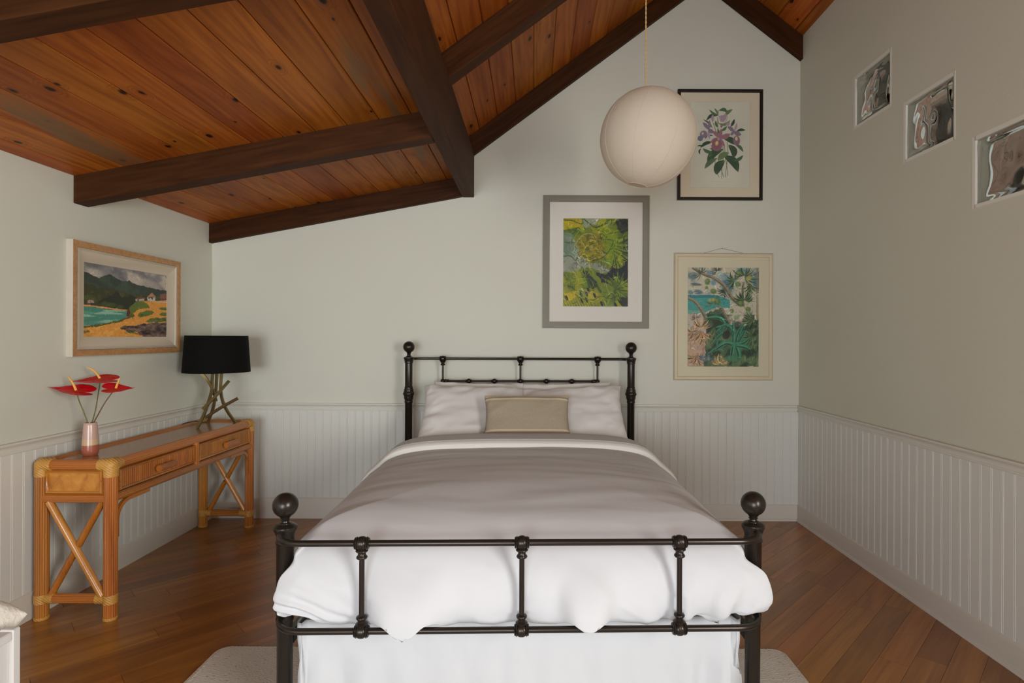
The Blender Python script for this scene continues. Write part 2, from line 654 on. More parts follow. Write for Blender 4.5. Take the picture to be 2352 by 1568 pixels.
def gable_cells(cells):
    """(x0,x1,z0,z1) rectangles clipped under the roof"""
    res = []
    for x0, x1, z0, z1 in cells:
        for lo, hi, cuts in ((-9, KNEE, [(-0.19, 1, 2.15 + 0.19 * 2.342 + 0.012)]), (KNEE, 9, [(-0.748, 1, 3.1427 + 0.012), (0.77, 1, 3.53 + 0.77 * 1.944 + 0.012)])):
            p = [(max(x0, lo), z0), (min(x1, hi), z0), (min(x1, hi), z1), (max(x0, lo), z1)]
            if p[1][0] - p[0][0] < 1e-6: continue
            for c in cuts: p = clip(p, *c)
            if len(p) >= 3: res.append(p)
    return res


# ------------------------------------------------------------------ room shell
# back wall
mb = MB()
for p in gable_cells([(XL - 0.1, XR + 0.1, -0.02, 4.3)]):
    n = len(p)
    mb.add([(x, YB, z) for x, z in p] + [(x, YB + 0.1, z) for x, z in p],
           [tuple(range(n)), tuple(reversed(range(n, 2 * n)))] + [(i, (i + 1) % n, n + (i + 1) % n, n + i) for i in range(n)])
wall_back = mb.obj('wall_back', M['wall'], None, 0, kind='structure')
# front wall, behind the camera, with the glazed opening the daylight comes through
mb = MB()
for p in gable_cells([(XL - 0.1, WIN_F[0], -0.02, 4.3), (WIN_F[1], XR + 0.1, -0.02, 4.3), (WIN_F[0], WIN_F[1], -0.02, WIN_F[2]), (WIN_F[0], WIN_F[1], WIN_F[3], 4.3)]):
    n = len(p)
    mb.add([(x, YF, z) for x, z in p] + [(x, YF - 0.1, z) for x, z in p],
           [tuple(range(n)), tuple(reversed(range(n, 2 * n)))] + [(i, (i + 1) % n, n + (i + 1) % n, n + i) for i in range(n)])
mb.obj('wall_front', M['wall'], None, 0, kind='structure')
# left wall with an added, unseen opening for sky light beside the camera
mb = MB()
ZL = 2.16
for y0, y1, z0, z1 in ((YF, ADDED_WIN_L[0], -0.02, ZL), (ADDED_WIN_L[1], YB, -0.02, ZL), (ADDED_WIN_L[0], ADDED_WIN_L[1], -0.02, ADDED_WIN_L[2]), (ADDED_WIN_L[0], ADDED_WIN_L[1], ADDED_WIN_L[3], ZL)):
    mb.box(XL - 0.1, XL, y0, y1, z0, z1)
wall_left = mb.obj('wall_left', M['wall'], None, 0, kind='structure')
# right wall with three stepped openings for the glass blocks
BLK = [(3.095, 3.440, 2.616, 2.912), (2.622, 2.973, 2.268, 2.562), (2.150, 2.503, 1.922, 2.214)]
ys = sorted({YF, YB} | {b for k in BLK + [WIN_R] for b in k[:2]})
zsx = sorted({-0.02, 3.54} | {b for k in BLK + [WIN_R] for b in k[2:]})
mb = MB()
for i in range(len(ys) - 1):
    for j in range(len(zsx) - 1):
        cy, cz = (ys[i] + ys[i + 1]) / 2, (zsx[j] + zsx[j + 1]) / 2
        if any(a < cy < b and c < cz < d for a, b, c, d in BLK + [WIN_R]): continue
        mb.add([(XR, ys[i], zsx[j]), (XR, ys[i + 1], zsx[j]), (XR, ys[i + 1], zsx[j + 1]), (XR, ys[i], zsx[j + 1])], [(0, 1, 2, 3)])
        mb.add([(XR + 0.07, ys[i], zsx[j]), (XR + 0.07, ys[i + 1], zsx[j]), (XR + 0.07, ys[i + 1], zsx[j + 1]), (XR + 0.07, ys[i], zsx[j + 1])], [(3, 2, 1, 0)])
wall_right = link('wall_right', mb.mesh('wall_right', 0, False), M['wall_r'], kind='structure')

# glass blocks: white mortar surround, wavy inner and outer faces
for bi, (y0, y1, z0, z1) in enumerate(BLK):
    w = thing('window_%d' % (bi + 1), None, None)
    tag(w, kind='structure')
    fr = MB()
    # reveal through the wall
    for (a0, a1, b0, b1) in ((y0 - 0.004, y0 + 0.005, z0 - 0.012, z1 + 0.013), (y1 - 0.006, y1 + 0.012, z0 - 0.012, z1 + 0.013), (y0 + 0.003, y1 - 0.004, z0 - 0.012, z0 + 0.004), (y0 + 0.003, y1 - 0.004, z1 - 0.006, z1 + 0.013)):
        fr.box(XR - 0.0015, XR + 0.075, a0, a1, b0, b1)
    fr.obj('mortar_surround', M['mortar'], w, 30)
    for name, xx, sgn, seed in (('inner_glass', XR + 0.009, -1, 3.1), ('outer_glass', XR + 0.062, 1, 9.7)):
        ny, nz = 60, 54
        g = MB()
        F, B = [], []
        for i in range(ny + 1):
            rf, rb = [], []
            for j in range(nz + 1):
                u, v = i / ny, j / nz
                yy = y0 + 0.005 + (y1 - y0 - 0.010) * u
                zz = z0 + 0.004 + (z1 - z0 - 0.011) * v
                e = sstep(0, 0.10, min(u, 1 - u)) * sstep(0, 0.10, min(v, 1 - v))
                # diagonal ripples moulded into the glass
                q = 5.0 * (yy - zz * 0.6)
                d = 0.0075 * math.sin(17 * (yy * 0.55 + zz * 0.85) + 3.0 * fbm(yy * 5, zz * 5, seed, 2)) + 0.006 * fbm(yy * 9 + seed, zz * 7, seed, 2)
                rf.append((xx + sgn * 0.008 * e + d * e * (0.9 if sgn < 0 else 0.1), yy, zz))
                rb.append((xx - sgn * 0.006 + d * e * 0.25, yy, zz))
            F.append(rf)
            B.append(rb)
        g.grid(F)
        k = len(g.v)
        g.grid(B)
        nv = nz + 1
        rim = [i * nv for i in range(ny + 1)] + [ny * nv + j for j in range(1, nz + 1)] + [i * nv + nz for i in range(ny - 1, -1, -1)] + [j for j in range(nz - 1, 0, -1)]
        for a in range(len(rim)):
            b = (a + 1) % len(rim)
            g.f.append((rim[a], rim[b], k + rim[b], k + rim[a]))
        g.obj(name, M['glass'] if name == 'inner_glass' else M['pane'], w, 60)
# timber fence boards standing outside the glass blocks
fence = thing('timber_fence', 'brown timber fence seen through the glass blocks', 'fence', (0, 0, 0))
for i in range(26):
    m2 = MB().box(3.05 + 0.01 * (i % 2), 3.09 + 0.01 * (i % 2), 0.9 + i * 0.2, 1.095 + i * 0.2, -0.3, 4.1)
    m2.obj('board', M['brown_out'], fence, 0)

# window casing behind the camera, and round the opening added in the left wall
w = thing('window_4', None, None)
tag(w, kind='structure')
x0, x1, z0, z1 = WIN_F
fm = MB()
for a in ((x0 - 0.07, x0, z0, z1), (x1, x1 + 0.07, z0, z1), (x0 - 0.07, x1 + 0.07, z1, z1 + 0.09), (x0 - 0.07, x1 + 0.07, z0 - 0.06, z0)):
    fm.box(a[0], a[1], YF - 0.02, YF + 0.02, a[2], a[3], 0.003)
fm.box((x0 + x1) / 2 - 0.03, (x0 + x1) / 2 + 0.03, YF - 0.005, YF + 0.02, z0, z1, 0.003)
fm.obj('window_frame', M['trim'], w)
w = thing('window_6', None, None)
tag(w, kind='structure')
y0, y1, z0, z1 = WIN_R
fm = MB()
for a in ((y0 - 0.07, y0, z0, z1), (y1, y1 + 0.07, z0, z1), (y0 - 0.07, y1 + 0.07, z1, z1 + 0.08), (y0 - 0.07, y1 + 0.07, z0 - 0.005, z0)):
    fm.box(XR - 0.02, XR + 0.1, a[0], a[1], a[2], a[3], 0.002)
fm.obj('window_frame', M['trim'], w)
w = thing('window_5', None, None)  # made-up opening out of view, added to light the room from the left
tag(w, kind='structure')
y0, y1, z0, z1 = ADDED_WIN_L
fm = MB()
for a in ((y0 - 0.07, y0, z0, z1), (y1, y1 + 0.07, z0, z1), (y0 - 0.07, y1 + 0.07, z1, z1 + 0.08), (y0 - 0.07, y1 + 0.07, z0 - 0.05, z0)):
    fm.box(XL - 0.01, XL + 0.02, a[0], a[1], a[2], a[3], 0.003)
fm.obj('window_frame', M['trim'], w)

# ------------------------------------------------------------------ floor: diagonal bamboo boards
floor = MB().box(XL - 0.1, XR + 0.1, YF - 0.1, YB + 0.1, -0.06, -0.014).obj('floor', M['gap'], None, 0, kind='structure')
PW, PL = 0.1085, 0.93
cs = math.sqrt(0.5)
rows = range(-60, 60)
cnt = 0
for r in rows:
    offs = random.Random(r * 13 + 5).random() * PL
    for k in range(-8, 9):
        u0, u1 = k * PL + offs, (k + 1) * PL + offs - 0.0012
        v0, v1 = r * PW, (r + 1) * PW - 0.0010
        cu, cv = (u0 + u1) / 2, (v0 + v1) / 2
        quad = [((u - v) * cs, (u + v) * cs) for u, v in ((u0, v0), (u1, v0), (u1, v1), (u0, v1))]
        # only the boards of this room; those behind the camera stay in the base layer
        p = quad
        for c in ((-1, 0, -XL), (1, 0, XR), (0, -1, -0.6), (0, 1, YB)):
            p = clip(p, *c)
        if len(p) < 3: continue
        ar = abs(sum(p[i][0] * p[(i + 1) % len(p)][1] - p[(i + 1) % len(p)][0] * p[i][1] for i in range(len(p)))) / 2
        if ar < 0.0006: continue
        wc = ((cu - cv) * cs, (cu + cv) * cs)
        loc = []
        for x, y in p:
            dx, dy = x - wc[0], y - wc[1]
            loc.append(((dx + dy) * cs, (-dx + dy) * cs))
        m2 = MB().prism(loc, -0.014, 0.0)
        m2.obj('plank', M['floor'], floor, 0, loc=(wc[0], wc[1], 0), rot=(0, 0, PI / 4))
        cnt += 1
# floor behind the camera
MB().box(XL, XR, YF, -0.602, -0.014, 0.0).obj('floor_section', M['floor'], floor, 0)

# ------------------------------------------------------------------ ceiling: knotty boards on rafters
ceiling = thing('ceiling', None, None)
tag(ceiling, kind='structure')
LY = YB - YF
PWX = 0.1635


def plank_mesh(w, L):
    c = 0.004
    sec = [(-w / 2, 0.02), (-w / 2, c), (-w / 2 + c * 0.8, 0), (w / 2 - c * 0.8, 0), (w / 2, c), (w / 2, 0.02)]
    mb = MB()
    mb.grid([[(x, -L / 2, z) for x, z in sec], [(x, L / 2, z) for x, z in sec]], wrap_v=True)
    mb.f += [tuple(range(6)), tuple(reversed(range(6, 12)))]
    return mb.mesh('ceiling_plank', 0)


def lay_planks(xa, xb, zf, slope, first_groove, wx, special=()):
    th = math.atan(slope)
    full = plank_mesh(wx / math.cos(th) - 0.0026, LY)
    full.materials.append(M['ceil'])
    k0 = math.floor((xa - first_groove) / wx)
    g = first_groove + k0 * wx
    while g < xb - 1e-6:
        a, b = max(g, xa), min(g + wx, xb)
        if b - a > 0.012:
            xc = (a + b) / 2
            if b - a < wx - 1e-6:
                me = plank_mesh((b - a) / math.cos(th) - 0.0026, LY)
                me.materials.append(M['ceil'])
            else:
                me = full
            if any(abs(xc - s) < wx / 2 for s in special):
                me = me.copy()
                me.materials.clear()
                me.materials.append(M['ceil_w'])
            link('ceiling_board', me, None, ceiling, loc=(xc, (YB + YF) / 2, zf(xc)), rot=(0, -th, 0))
        g += wx


lay_planks(XL, -0.47, zl, 0.19, -1.289, PWX, special=(-2.03, -0.72))
lay_planks(-0.56, RIDGE, zs, 0.748, -0.40, PWX * math.cos(math.atan(0.748)))
lay_planks(RIDGE, XR, zr, -0.77, RIDGE, PWX * math.cos(math.atan(0.77)))
# closed deck above the boards
dk = MB()
for xa, xb, zf in ((XL - 0.1, -0.46, zl), (-0.57, RIDGE, zs), (RIDGE, XR + 0.1, zr)):
    dk.add([(xa, YF - 0.1, zf(xa) + 0.022), (xb, YF - 0.1, zf(xb) + 0.022), (xb, YB + 0.1, zf(xb) + 0.022), (xa, YB + 0.1, zf(xa) + 0.022)], [(0, 1, 2, 3)])
dk.box(-0.57, -0.55, YF - 0.1, YB + 0.1, 2.47, 2.80)
link('roof_deck', dk.mesh('roof_deck', 0, False), M['backing'], ceiling)

# big longitudinal beam under the knee
bm_o = MB().box(-0.5275, -0.4425, YF, YB, 2.354, 2.675, 0.004)
beam = link('main_beam', bm_o.mesh('main_beam', 30), M['beam'], ceiling)
# rafters: 4 x 6 timbers in the open room, thinner trim timbers against the back wall
RY = [(0.155, 0.255), (1.526, 1.625), (2.897, 2.995), (4.105, YB), (-1.2, -1.1)]


def rafter(xa, xb, zf, y0, y1, drop):
    """timber hanging drop below the ceiling plane, square-cut vertical ends; local axes so the grain runs along it"""
    dx, dz = xb - xa, zf(xb) - zf(xa)
    L = math.hypot(dx, dz)
    a = math.atan2(dz, dx)
    # local: y along timber
    hx = drop * math.sin(a)
    mb = MB()
    h = drop * math.cos(a)
    pts = []
    for (x, dzz) in ((xa, 0.004), (xb, 0.004), (xb, -drop), (xa, -drop)):
        zz = zf(x) + dzz
        X, Z = x - xa, zz - zf(xa)
        pts.append((X * math.cos(a) + Z * math.sin(a), -X * math.sin(a) + Z * math.cos(a)))
    t = y1 - y0
    bm = bmesh.new()
    vs = [bm.verts.new((t / 2 * s, u, v)) for s in (-1, 1) for u, v in pts]
    for f in ((0, 1, 2, 3), (7, 6, 5, 4), (0, 4, 5, 1), (1, 5, 6, 2), (2, 6, 7, 3), (3, 7, 4, 0)):
        bm.faces.new([vs[i] for i in f])
    bmesh.ops.recalc_face_normals(bm, faces=bm.faces[:])
    bmesh.ops.bevel(bm, geom=bm.edges[:], offset=0.004, segments=1, affect='EDGES')
    mb.frombm(bm)
    o = link('rafter', mb.mesh('rafter', 30), M['beam'], ceiling)
    # local x -> world -y ... local y -> along (cos a,0,sin a), local z -> (-sin a,0,cos a)
    ya = Vector((math.cos(a), 0, math.sin(a)))
    za = Vector((-math.sin(a), 0, math.cos(a)))
    xaV = ya.cross(za)
    Mx = Matrix((xaV, ya, za)).transposed().to_4x4()
    Mx.translation = Vector((xa, (y0 + y1) / 2, zf(xa)))
    o.matrix_world = Mx
    return o


for y0, y1 in RY:
    rafter(XL, -0.5275, zl, y0, y1, 0.140)
    rafter(-0.50, RIDGE, zs, y0, y1, 0.155)
    rafter(RIDGE, XR, zr, y0, y1, 0.170)

# ------------------------------------------------------------------ wainscot, chair rails, baseboards
RAIL_T, RAIL_B = 0.843, 0.790
rail_prof = [(0, 0), (0.010, 0), (0.012, 0.004), (0.012, 0.010), (0.008, 0.014), (0.009, 0.026), (0.014, 0.036), (0.020, 0.041), (0.022, 0.046), (0.021, 0.052), (0, 0.053)]


def run_profile(prof, a, b, out, z0):
    """extrude profile (out, up) from point a to b (xy); out = unit xy vector"""
    r0 = [(a[0] + out[0] * d, a[1] + out[1] * d, z0 + h) for d, h in prof]
    r1 = [(b[0] + out[0] * d, b[1] + out[1] * d, z0 + h) for d, h in prof]
    mb = MB().grid([r0, r1], wrap_v=True)
    n = len(prof)
    mb.f += [tuple(range(n)), tuple(reversed(range(n, 2 * n)))]
    return mb


run_profile(rail_prof, (XL, YB), (XL, ADDED_WIN_L[1] + 0.08), (1, 0), RAIL_B).obj('trim_1', M['trim'], None, 25, kind='structure')
run_profile(rail_prof, (XL + 0.02, YB), (XR - 0.02, YB), (0, -1), RAIL_B).obj('trim_2', M['trim'], None, 25, kind='structure')
run_profile(rail_prof, (XR, YB), (XR, YF), (-1, 0), RAIL_B).obj('trim_3', M['trim'], None, 25, kind='structure')


def base_prof(h, shoe=True):
    p = [(0, 0)]
    p += [(0.024, 0), (0.024, 0.006), (0.021, 0.013), (0.0145, 0.016)] if shoe else [(0.0145, 0)]
    return p + [(0.0145, h - 0.010), (0.012, h - 0.004), (0.008, h), (0, h)]


run_profile(base_prof(0.128, False), (XL, YB), (XL, YF), (1, 0), 0).obj('baseboard_left', M['base'], None, 25, kind='structure')
run_profile(base_prof(0.118), (XR, YB), (XR, YF), (-1, 0), 0).obj('baseboard_right', M['base'], None, 25, kind='structure')
bbk = MB()
for xa, xb, h, sh in ((XL + 0.012, -2.12, 0.118, False), (-2.12, 0.2, 0.152, False), (0.2, XR - 0.012, 0.118, True)):
    q = run_profile(base_prof(h, sh), (xa, YB), (xb, YB), (0, -1), 0)
    bbk.add(q.v, q.f)
bbk.obj('baseboard_back', M['base'], None, 25, kind='structure')

BW = 0.0585


def bead_mesh(z0, z1):
    d = 0.0075
    sec = [(0, 0), (0, d - 0.0007), (0.0012, d), (0.0478, d), (0.0490, d - 0.0016), (0.0502, d - 0.0004), (0.0520, d + 0.0003), (0.0545, d + 0.0003), (0.0563, d - 0.0004), (0.0575, d - 0.0016), (0.0585, d - 0.0007), (0.0585, 0)]
    mb = MB()
    mb.grid([[(x, -o, z0) for x, o in sec], [(x, -o, z1) for x, o in sec]], wrap_v=True)
    n = len(sec)
    mb.f += [tuple(range(n)), tuple(reversed(range(n, 2 * n)))]
    me = mb.mesh('wainscot_board', 0)
    me.materials.append(M['bead'])
    return me


bead = bead_mesh(0.10, 0.795)
n = int((XR - XL) / BW)
for i in range(n):
    link('wainscot_board', bead, None, wall_back, loc=(XL + (XR - XL) / n * i, YB, 0))
i = 0
while YB - 0.009 - (i + 1) * BW > 0.85:
    y = YB - 0.009 - (i + 1) * BW
    link('wainscot_board', bead, None, wall_left, loc=(XL, y, 0), rot=(0, 0, PI / 2))
    link('wainscot_board', bead, None, wall_right, loc=(XR, y + BW, 0), rot=(0, 0, -PI / 2))
    i += 1
# plain panel runs behind the camera
MB().box(XL, XL + 0.007, YF, 0.86, 0.1, 0.70).obj('wainscot_panel', M['bead'], wall_left, 0)
MB().box(XR - 0.007, XR, YF, 0.86, 0.1, 0.795).obj('wainscot_panel', M['bead'], wall_right, 0)
#@@SPLIT

def at(x, y, Y):
    """a point measured off the photograph at its real distance Y"""
    return Vector(((x - 1226) / FPX * Y, Y, EYE - (y - 775) / FPX * Y))


# ------------------------------------------------------------------ rug
RX0, RX1, RY0, RY1, RT = -1.325, 1.062, 0.75, 2.405, 0.012


def round_rect(x0, x1, y0, y1, r, n=8):
    out = []
    for cx, cy, a0 in ((x1 - r, y1 - r, 0), (x0 + r, y1 - r, 90), (x0 + r, y0 + r, 180), (x1 - r, y0 + r, 270)):
        for k in range(n + 1):
            t = math.radians(a0 + 90 * k / n)
            out.append((cx + r * math.cos(t), cy + r * math.sin(t)))
    return out


rug = thing('woven_rug', 'off-white flat woven wool rug under the foot of the bed', 'rug', (0, 0, 0))
MB().prism(round_rect(RX0, RX1, RY0, RY1, 0.05), 0.0, RT).obj('rug_field', M['rug'], rug, 0)
# scalloped far and near edges and overcast side bindings
loops = MB()
k = 0
x = RX0 + 0.05
while x < RX1 - 0.05:
    for yy in (RY1, RY0):
        loops.lathe([(0, -0.010), (0.005, -0.006), (0.0065, 0), (0.005, 0.006), (0, 0.010)], (x, yy, 0.0065), 'X', 8)
    x += 0.0165
loops.obj('looped_edge', M['rug'], rug, 60, kind='stuff')
for xx in (RX0 + 0.012, RX1 - 0.012):
    pth = [(xx, RY0 + 0.04 + (RY1 - RY0 - 0.08) * i / 400, 0.0075) for i in range(401)]
    MB().sweep(pth, lambda i: [(0.011 * math.cos(2 * PI * q / 10), (0.0062 + 0.0012 * (i % 2)) * math.sin(2 * PI * q / 10)) for q in range(10)]).obj('side_binding', M['rug'], rug, 60)

# ------------------------------------------------------------------ bed frame
BED_LOC = (-0.037, 1.8955, 0.0)
BED_ROT = (0, 0, math.radians(1.52))
bed = thing('metal_bed_frame', 'dark bronze metal bed frame with ball finials and curved footboard rails', 'bed', BED_LOC, BED_ROT)
HWB, HEADY, BOW, HBOW = 0.783, 2.095, 0.117, 0.082
foot_prof = [(0.026, RT), (0.026, 0.03), (0.025, 0.034), (0.025, 0.388), (0.028, 0.392), (0.0285, 0.401), (0.026, 0.408), (0.030, 0.424), (0.037, 0.435), (0.0385, 0.441), (0.037, 0.447), (0.031, 0.454), (0.0285, 0.460), (0.0275, 0.464), (0.0275, 0.644), (0.0305, 0.648), (0.0305, 0.654), (0.028, 0.660), (0.029, 0.674), (0.035, 0.688), (0.0385, 0.695), (0.0375, 0.702), (0.030, 0.708), (0.022, 0.711)]
foot_fin = [(0.020, 0.709), (0.0185, 0.713), (0.0125, 0.716), (0.0115, 0.720), (0.0145, 0.7225), (0.0150, 0.7245), (0.0125, 0.727), (0.0155, 0.731), (0.018, 0.7345)]
head_prof = [(0.026, 0.0), (0.026, 0.868), (0.029, 0.872), (0.0295, 0.880), (0.027, 0.886), (0.031, 0.896), (0.034, 0.908), (0.033, 0.916), (0.040, 0.930), (0.0405, 0.934), (0.036, 0.944), (0.033, 0.955), (0.0335, 0.962), (0.028, 0.972), (0.0295, 0.980), (0.026, 0.986), (0.026, 1.145), (0.030, 1.149), (0.029, 1.156), (0.033, 1.172), (0.0365, 1.180), (0.036, 1.187), (0.026, 1.192), (0.02, 1.194)]
head_fin = [(0.019, 1.192), (0.018, 1.197), (0.0125, 1.201), (0.0125, 1.208), (0.015, 1.211), (0.0125, 1.214), (0.0155, 1.219), (0.0175, 1.223)]


def ball(fin, zc, r):
    z0 = fin[-1][1]
    a0 = math.acos(max(-1, min(1, (z0 - zc) / r)))
    return fin + [(r * math.sin(a0 * (1 - k / 22)), zc + r * math.cos(a0 * (1 - k / 22))) for k in range(1, 23)]


def bowed(z, bow, y0, rad=0.092):
    s = -1 if bow > 0 else 1     # bow>0: towards the camera (-y)
    b = abs(bow)
    p = [(-HWB, y0, z), (-HWB, y0 + s * (b - rad), z)]
    for k in range(1, 11):
        t = k / 10 * PI / 2
        p.append((-HWB + rad * (1 - math.cos(t)), y0 + s * (b - rad + rad * math.sin(t)), z))
    return p + [(-q[0], q[1], q[2]) for q in reversed(p)]


def casting(mb, x, y, z, down=1, horiz=True, r=0.0215):
    """leafed ball on the rail with a ringed neck towards the spindle"""
    lobe = lambda t, h: 1 + 0.05 * math.cos(6 * t)
    mb.lathe([(r * math.sin(PI * k / 16), -down * r * 1.02 * math.cos(PI * k / 16)) for k in range(17)], (x, y, z), 'Z', 30, lobe)
    if horiz:
        for s in (-1, 1):
            mb.lathe([(0.0108, s * 0.011), (0.018, s * 0.0125), (0.0205, s * 0.0155), (0.018, s * 0.0185), (0.0165, s * 0.0190), (0.0185, s * 0.0205), (0.0160, s * 0.0228), (0.0108, s * 0.0235)], (x, y, z), 'X', 20)
    d = -down
    mb.lathe([(0.012, d * 0.015), (0.0185, d * 0.0195), (0.0195, d * 0.0230), (0.0165, d * 0.0265), (0.0125, d * 0.029), (0.0125, d * 0.036), (0.0165, d * 0.040), (0.0175, d * 0.0435), (0.0155, d * 0.047), (0.009, d * 0.049)], (x, y, z), 'Z', 20)


for sx in (-1, 1):
    for prof, fin, zc, yy in ((foot_prof, foot_fin, 0.772, 0.0), (head_prof, head_fin, 1.260, HEADY)):
        p = MB().lathe(prof, (0, 0, 0), 'Z', 32).obj('bed_post', M['iron'], bed, 40, loc=(sx * HWB, yy, 0))
        MB().lathe(ball(fin, zc, 0.0405), (0, 0, 0), 'Z', 36).obj('ball_finial', M['iron'], p, 40)
ZT, ZB = 0.686, 0.412
MB().tube(bowed(ZT, BOW, 0.0), 0.0103, 16).obj('footboard_top_rail', M['iron'], bed, 50)
MB().tube(bowed(ZB, BOW, 0.0), 0.0103, 16).obj('footboard_bottom_rail', M['iron'], bed, 50)
for x in (-0.499, 0, 0.499):
    sp = MB().tube([(x, -BOW, ZB + 0.01), (x, -BOW, ZT - 0.01)], 0.0085, 14).obj('footboard_spindle', M['iron'], bed, 50)
    c1 = MB()
    casting(c1, x, -BOW, ZT, 1)
    c1.obj('leaf_casting', M['iron'], sp, 50)
    c2 = MB()
    casting(c2, x, -BOW, ZB, -1)
    c2.obj('leaf_casting', M['iron'], sp, 50)
# headboard
HY = HEADY + HBOW
ZH1, ZH2 = 1.176, 1.016
MB().tube(bowed(ZH1, -HBOW, HEADY, 0.075), 0.0092, 14).obj('headboard_top_rail', M['iron'], bed, 50)
HS = 0.556
for x in (-HS, 0, HS):
    sp = MB().tube([(x, HY, ZH2 if x else 0.70), (x, HY, ZH1)], 0.0072, 12).obj('headboard_spindle', M['iron'], bed, 50)
    c1 = MB()
    casting(c1, x, HY, ZH1, 1, True, 0.0205)
    c1.obj('leaf_casting', M['iron'], sp, 50)
lr = MB().tube([(-HS, HY, ZH2), (HS, HY, ZH2)], 0.0078, 14).obj('headboard_lower_rail', M['iron'], bed, 50)
for k, x in enumerate((-0.37, -0.187, 0, 0.187, 0.37)):
    bd = MB().lathe([(0.006, -0.024), (0.0125, -0.021), (0.010, -0.016), (0.0165, -0.010), (0.018, 0), (0.0165, 0.010), (0.010, 0.016), (0.0125, 0.021), (0.006, 0.024)], (0, 0, 0), 'X', 18)
    bd.obj('rail_bead', M['iron'], lr, 50, loc=(x, HY, ZH2))
for s in (-1, 1):
    e = MB().lathe([(0.0165 * math.sin(PI * k / 12), 0.0165 * math.cos(PI * k / 12)) for k in range(13)], (0, 0, 0), 'Z', 20)
    e.lathe([(0.009, -s * 0.012), (0.014, -s * 0.016), (0.0145, -s * 0.021), (0.0115, -s * 0.026), (0.0115, -s * 0.036), (0.014, -s * 0.041), (0.0085, -s * 0.045)], (0, 0, 0), 'X', 16)
    e.obj('corner_casting', M['iron'], lr, 50, loc=(s * HS, HY, ZH2))
for s in (-1, 1):
    MB().box(s * 0.775 - 0.012, s * 0.775 + 0.012, 0.02, HEADY - 0.02, 0.30, 0.345, 0.003).obj('side_rail', M['iron'], bed)

# ------------------------------------------------------------------ mattress and skirt


def solidify(o, t, off=-1.0):
    m = o.modifiers.new('thickness', 'SOLIDIFY')
    m.thickness = t
    m.offset = off
    return o


bmt = bmesh.new()
bmesh.ops.create_cube(bmt, size=1)
for v in bmt.verts:
    v.co = (v.co.x * 1.462, 1.01 + v.co.y * 2.04, 0.523 + v.co.z * 0.285)
bmesh.ops.bevel(bmt, geom=bmt.edges[:], offset=0.055, segments=4, affect='EDGES')
bmesh.ops.subdivide_edges(bmt, edges=[e for e in bmt.edges if e.calc_length() > 0.3], cuts=40, use_grid_fill=True)
for v in bmt.verts:
    if v.co.z < 0.46:
        v.co.y -= 0.010 * abs(math.sin(v.co.x * 31 + 2 * fbm(v.co.x * 6, 1, 1))) * (1 if v.co.y < 0.1 else 0)
mat_o = MB().frombm(bmt).obj('mattress', M['duvet_band'], None, 60, loc=BED_LOC, rot=BED_ROT, label='white mattress under the duvet on the metal bed', cat='mattress')

skirt = thing('bed_skirt', 'white cotton bed skirt hanging below the mattress to the rug', 'bed skirt', BED_LOC, BED_ROT)
path = []
for i in range(161): path.append((-0.740, 1.98 - 1.95 * i / 160, 0))
for k in range(1, 10):
    t = PI + PI / 2 * k / 10
    path.append((-0.71 + 0.03 * math.cos(t), 0.03 - 0.034 + 0.03 * math.sin(t) + 0.004, 0))
for i in range(241): path.append((-0.71 + 1.42 * i / 240, 0.0 - 0.004, 0))
path += [(-p[0], p[1], 0) for p in reversed(path[:170])]
rows_s = []
arc = 0
for i, p in enumerate(path):
    if i: arc += math.dist(p, path[i - 1])
    q0, q1 = path[max(0, i - 1)], path[min(len(path) - 1, i + 1)]
    tx, ty = q1[0] - q0[0], q1[1] - q0[1]
    l = math.hypot(tx, ty) or 1
    nx, ny = ty / l, -tx / l
    col = []
    cornerw = math.exp(-((abs(p[0]) - 0.70) / 0.12) ** 2) if p[1] < 0.1 else 0.4
    for j in range(25):
        v = j / 24
        z = 0.392 - v * (0.392 - RT - 0.006)
        amp = sstep(0.10, 0.6, v) * (0.0035 + 0.015 * cornerw)
        d = amp * (math.sin(arc * 46 + 2.2 * fbm(arc * 3, 0.3 * v, 2)) + 0.6 * fbm(arc * 9, v * 1.2, 5)) + 0.0022 * fbm(arc * 14, v * 5, 8) - 0.004
        d -= 0.004 * math.exp(-((v - 0.11) / 0.012) ** 2)
        d = min(d, 0.009)
        col.append((p[0] + nx * d, p[1] + ny * d, z))
    rows_s.append(col)
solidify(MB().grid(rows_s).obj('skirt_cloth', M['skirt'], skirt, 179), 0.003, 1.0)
MB().box(-0.725, 0.725, 0.012, 1.98, 0.350, 0.3812, 0.004).obj('base_deck', M['skirt'], skirt)

# ------------------------------------------------------------------ duvet
HWM, RCOR, YHEAD = 0.75, 0.075, 1.47
DCTRL = [(0.75, 0.738), (0.55, 0.737), (0.35, 0.731), (0.19, 0.718), (0.085, 0.695), (0.012, 0.652), (-0.034, 0.597), (-0.060, 0.535), (-0.067, 0.474), (-0.060, 0.430), (-0.050, 0.412), (-0.044, 0.404)]
DP = [(v.x, v.y) for v in catmull([(a, b, 0) for a, b in DCTRL], 8)]


def side_k(y):
    return sstep(0.25, 1.25, y)


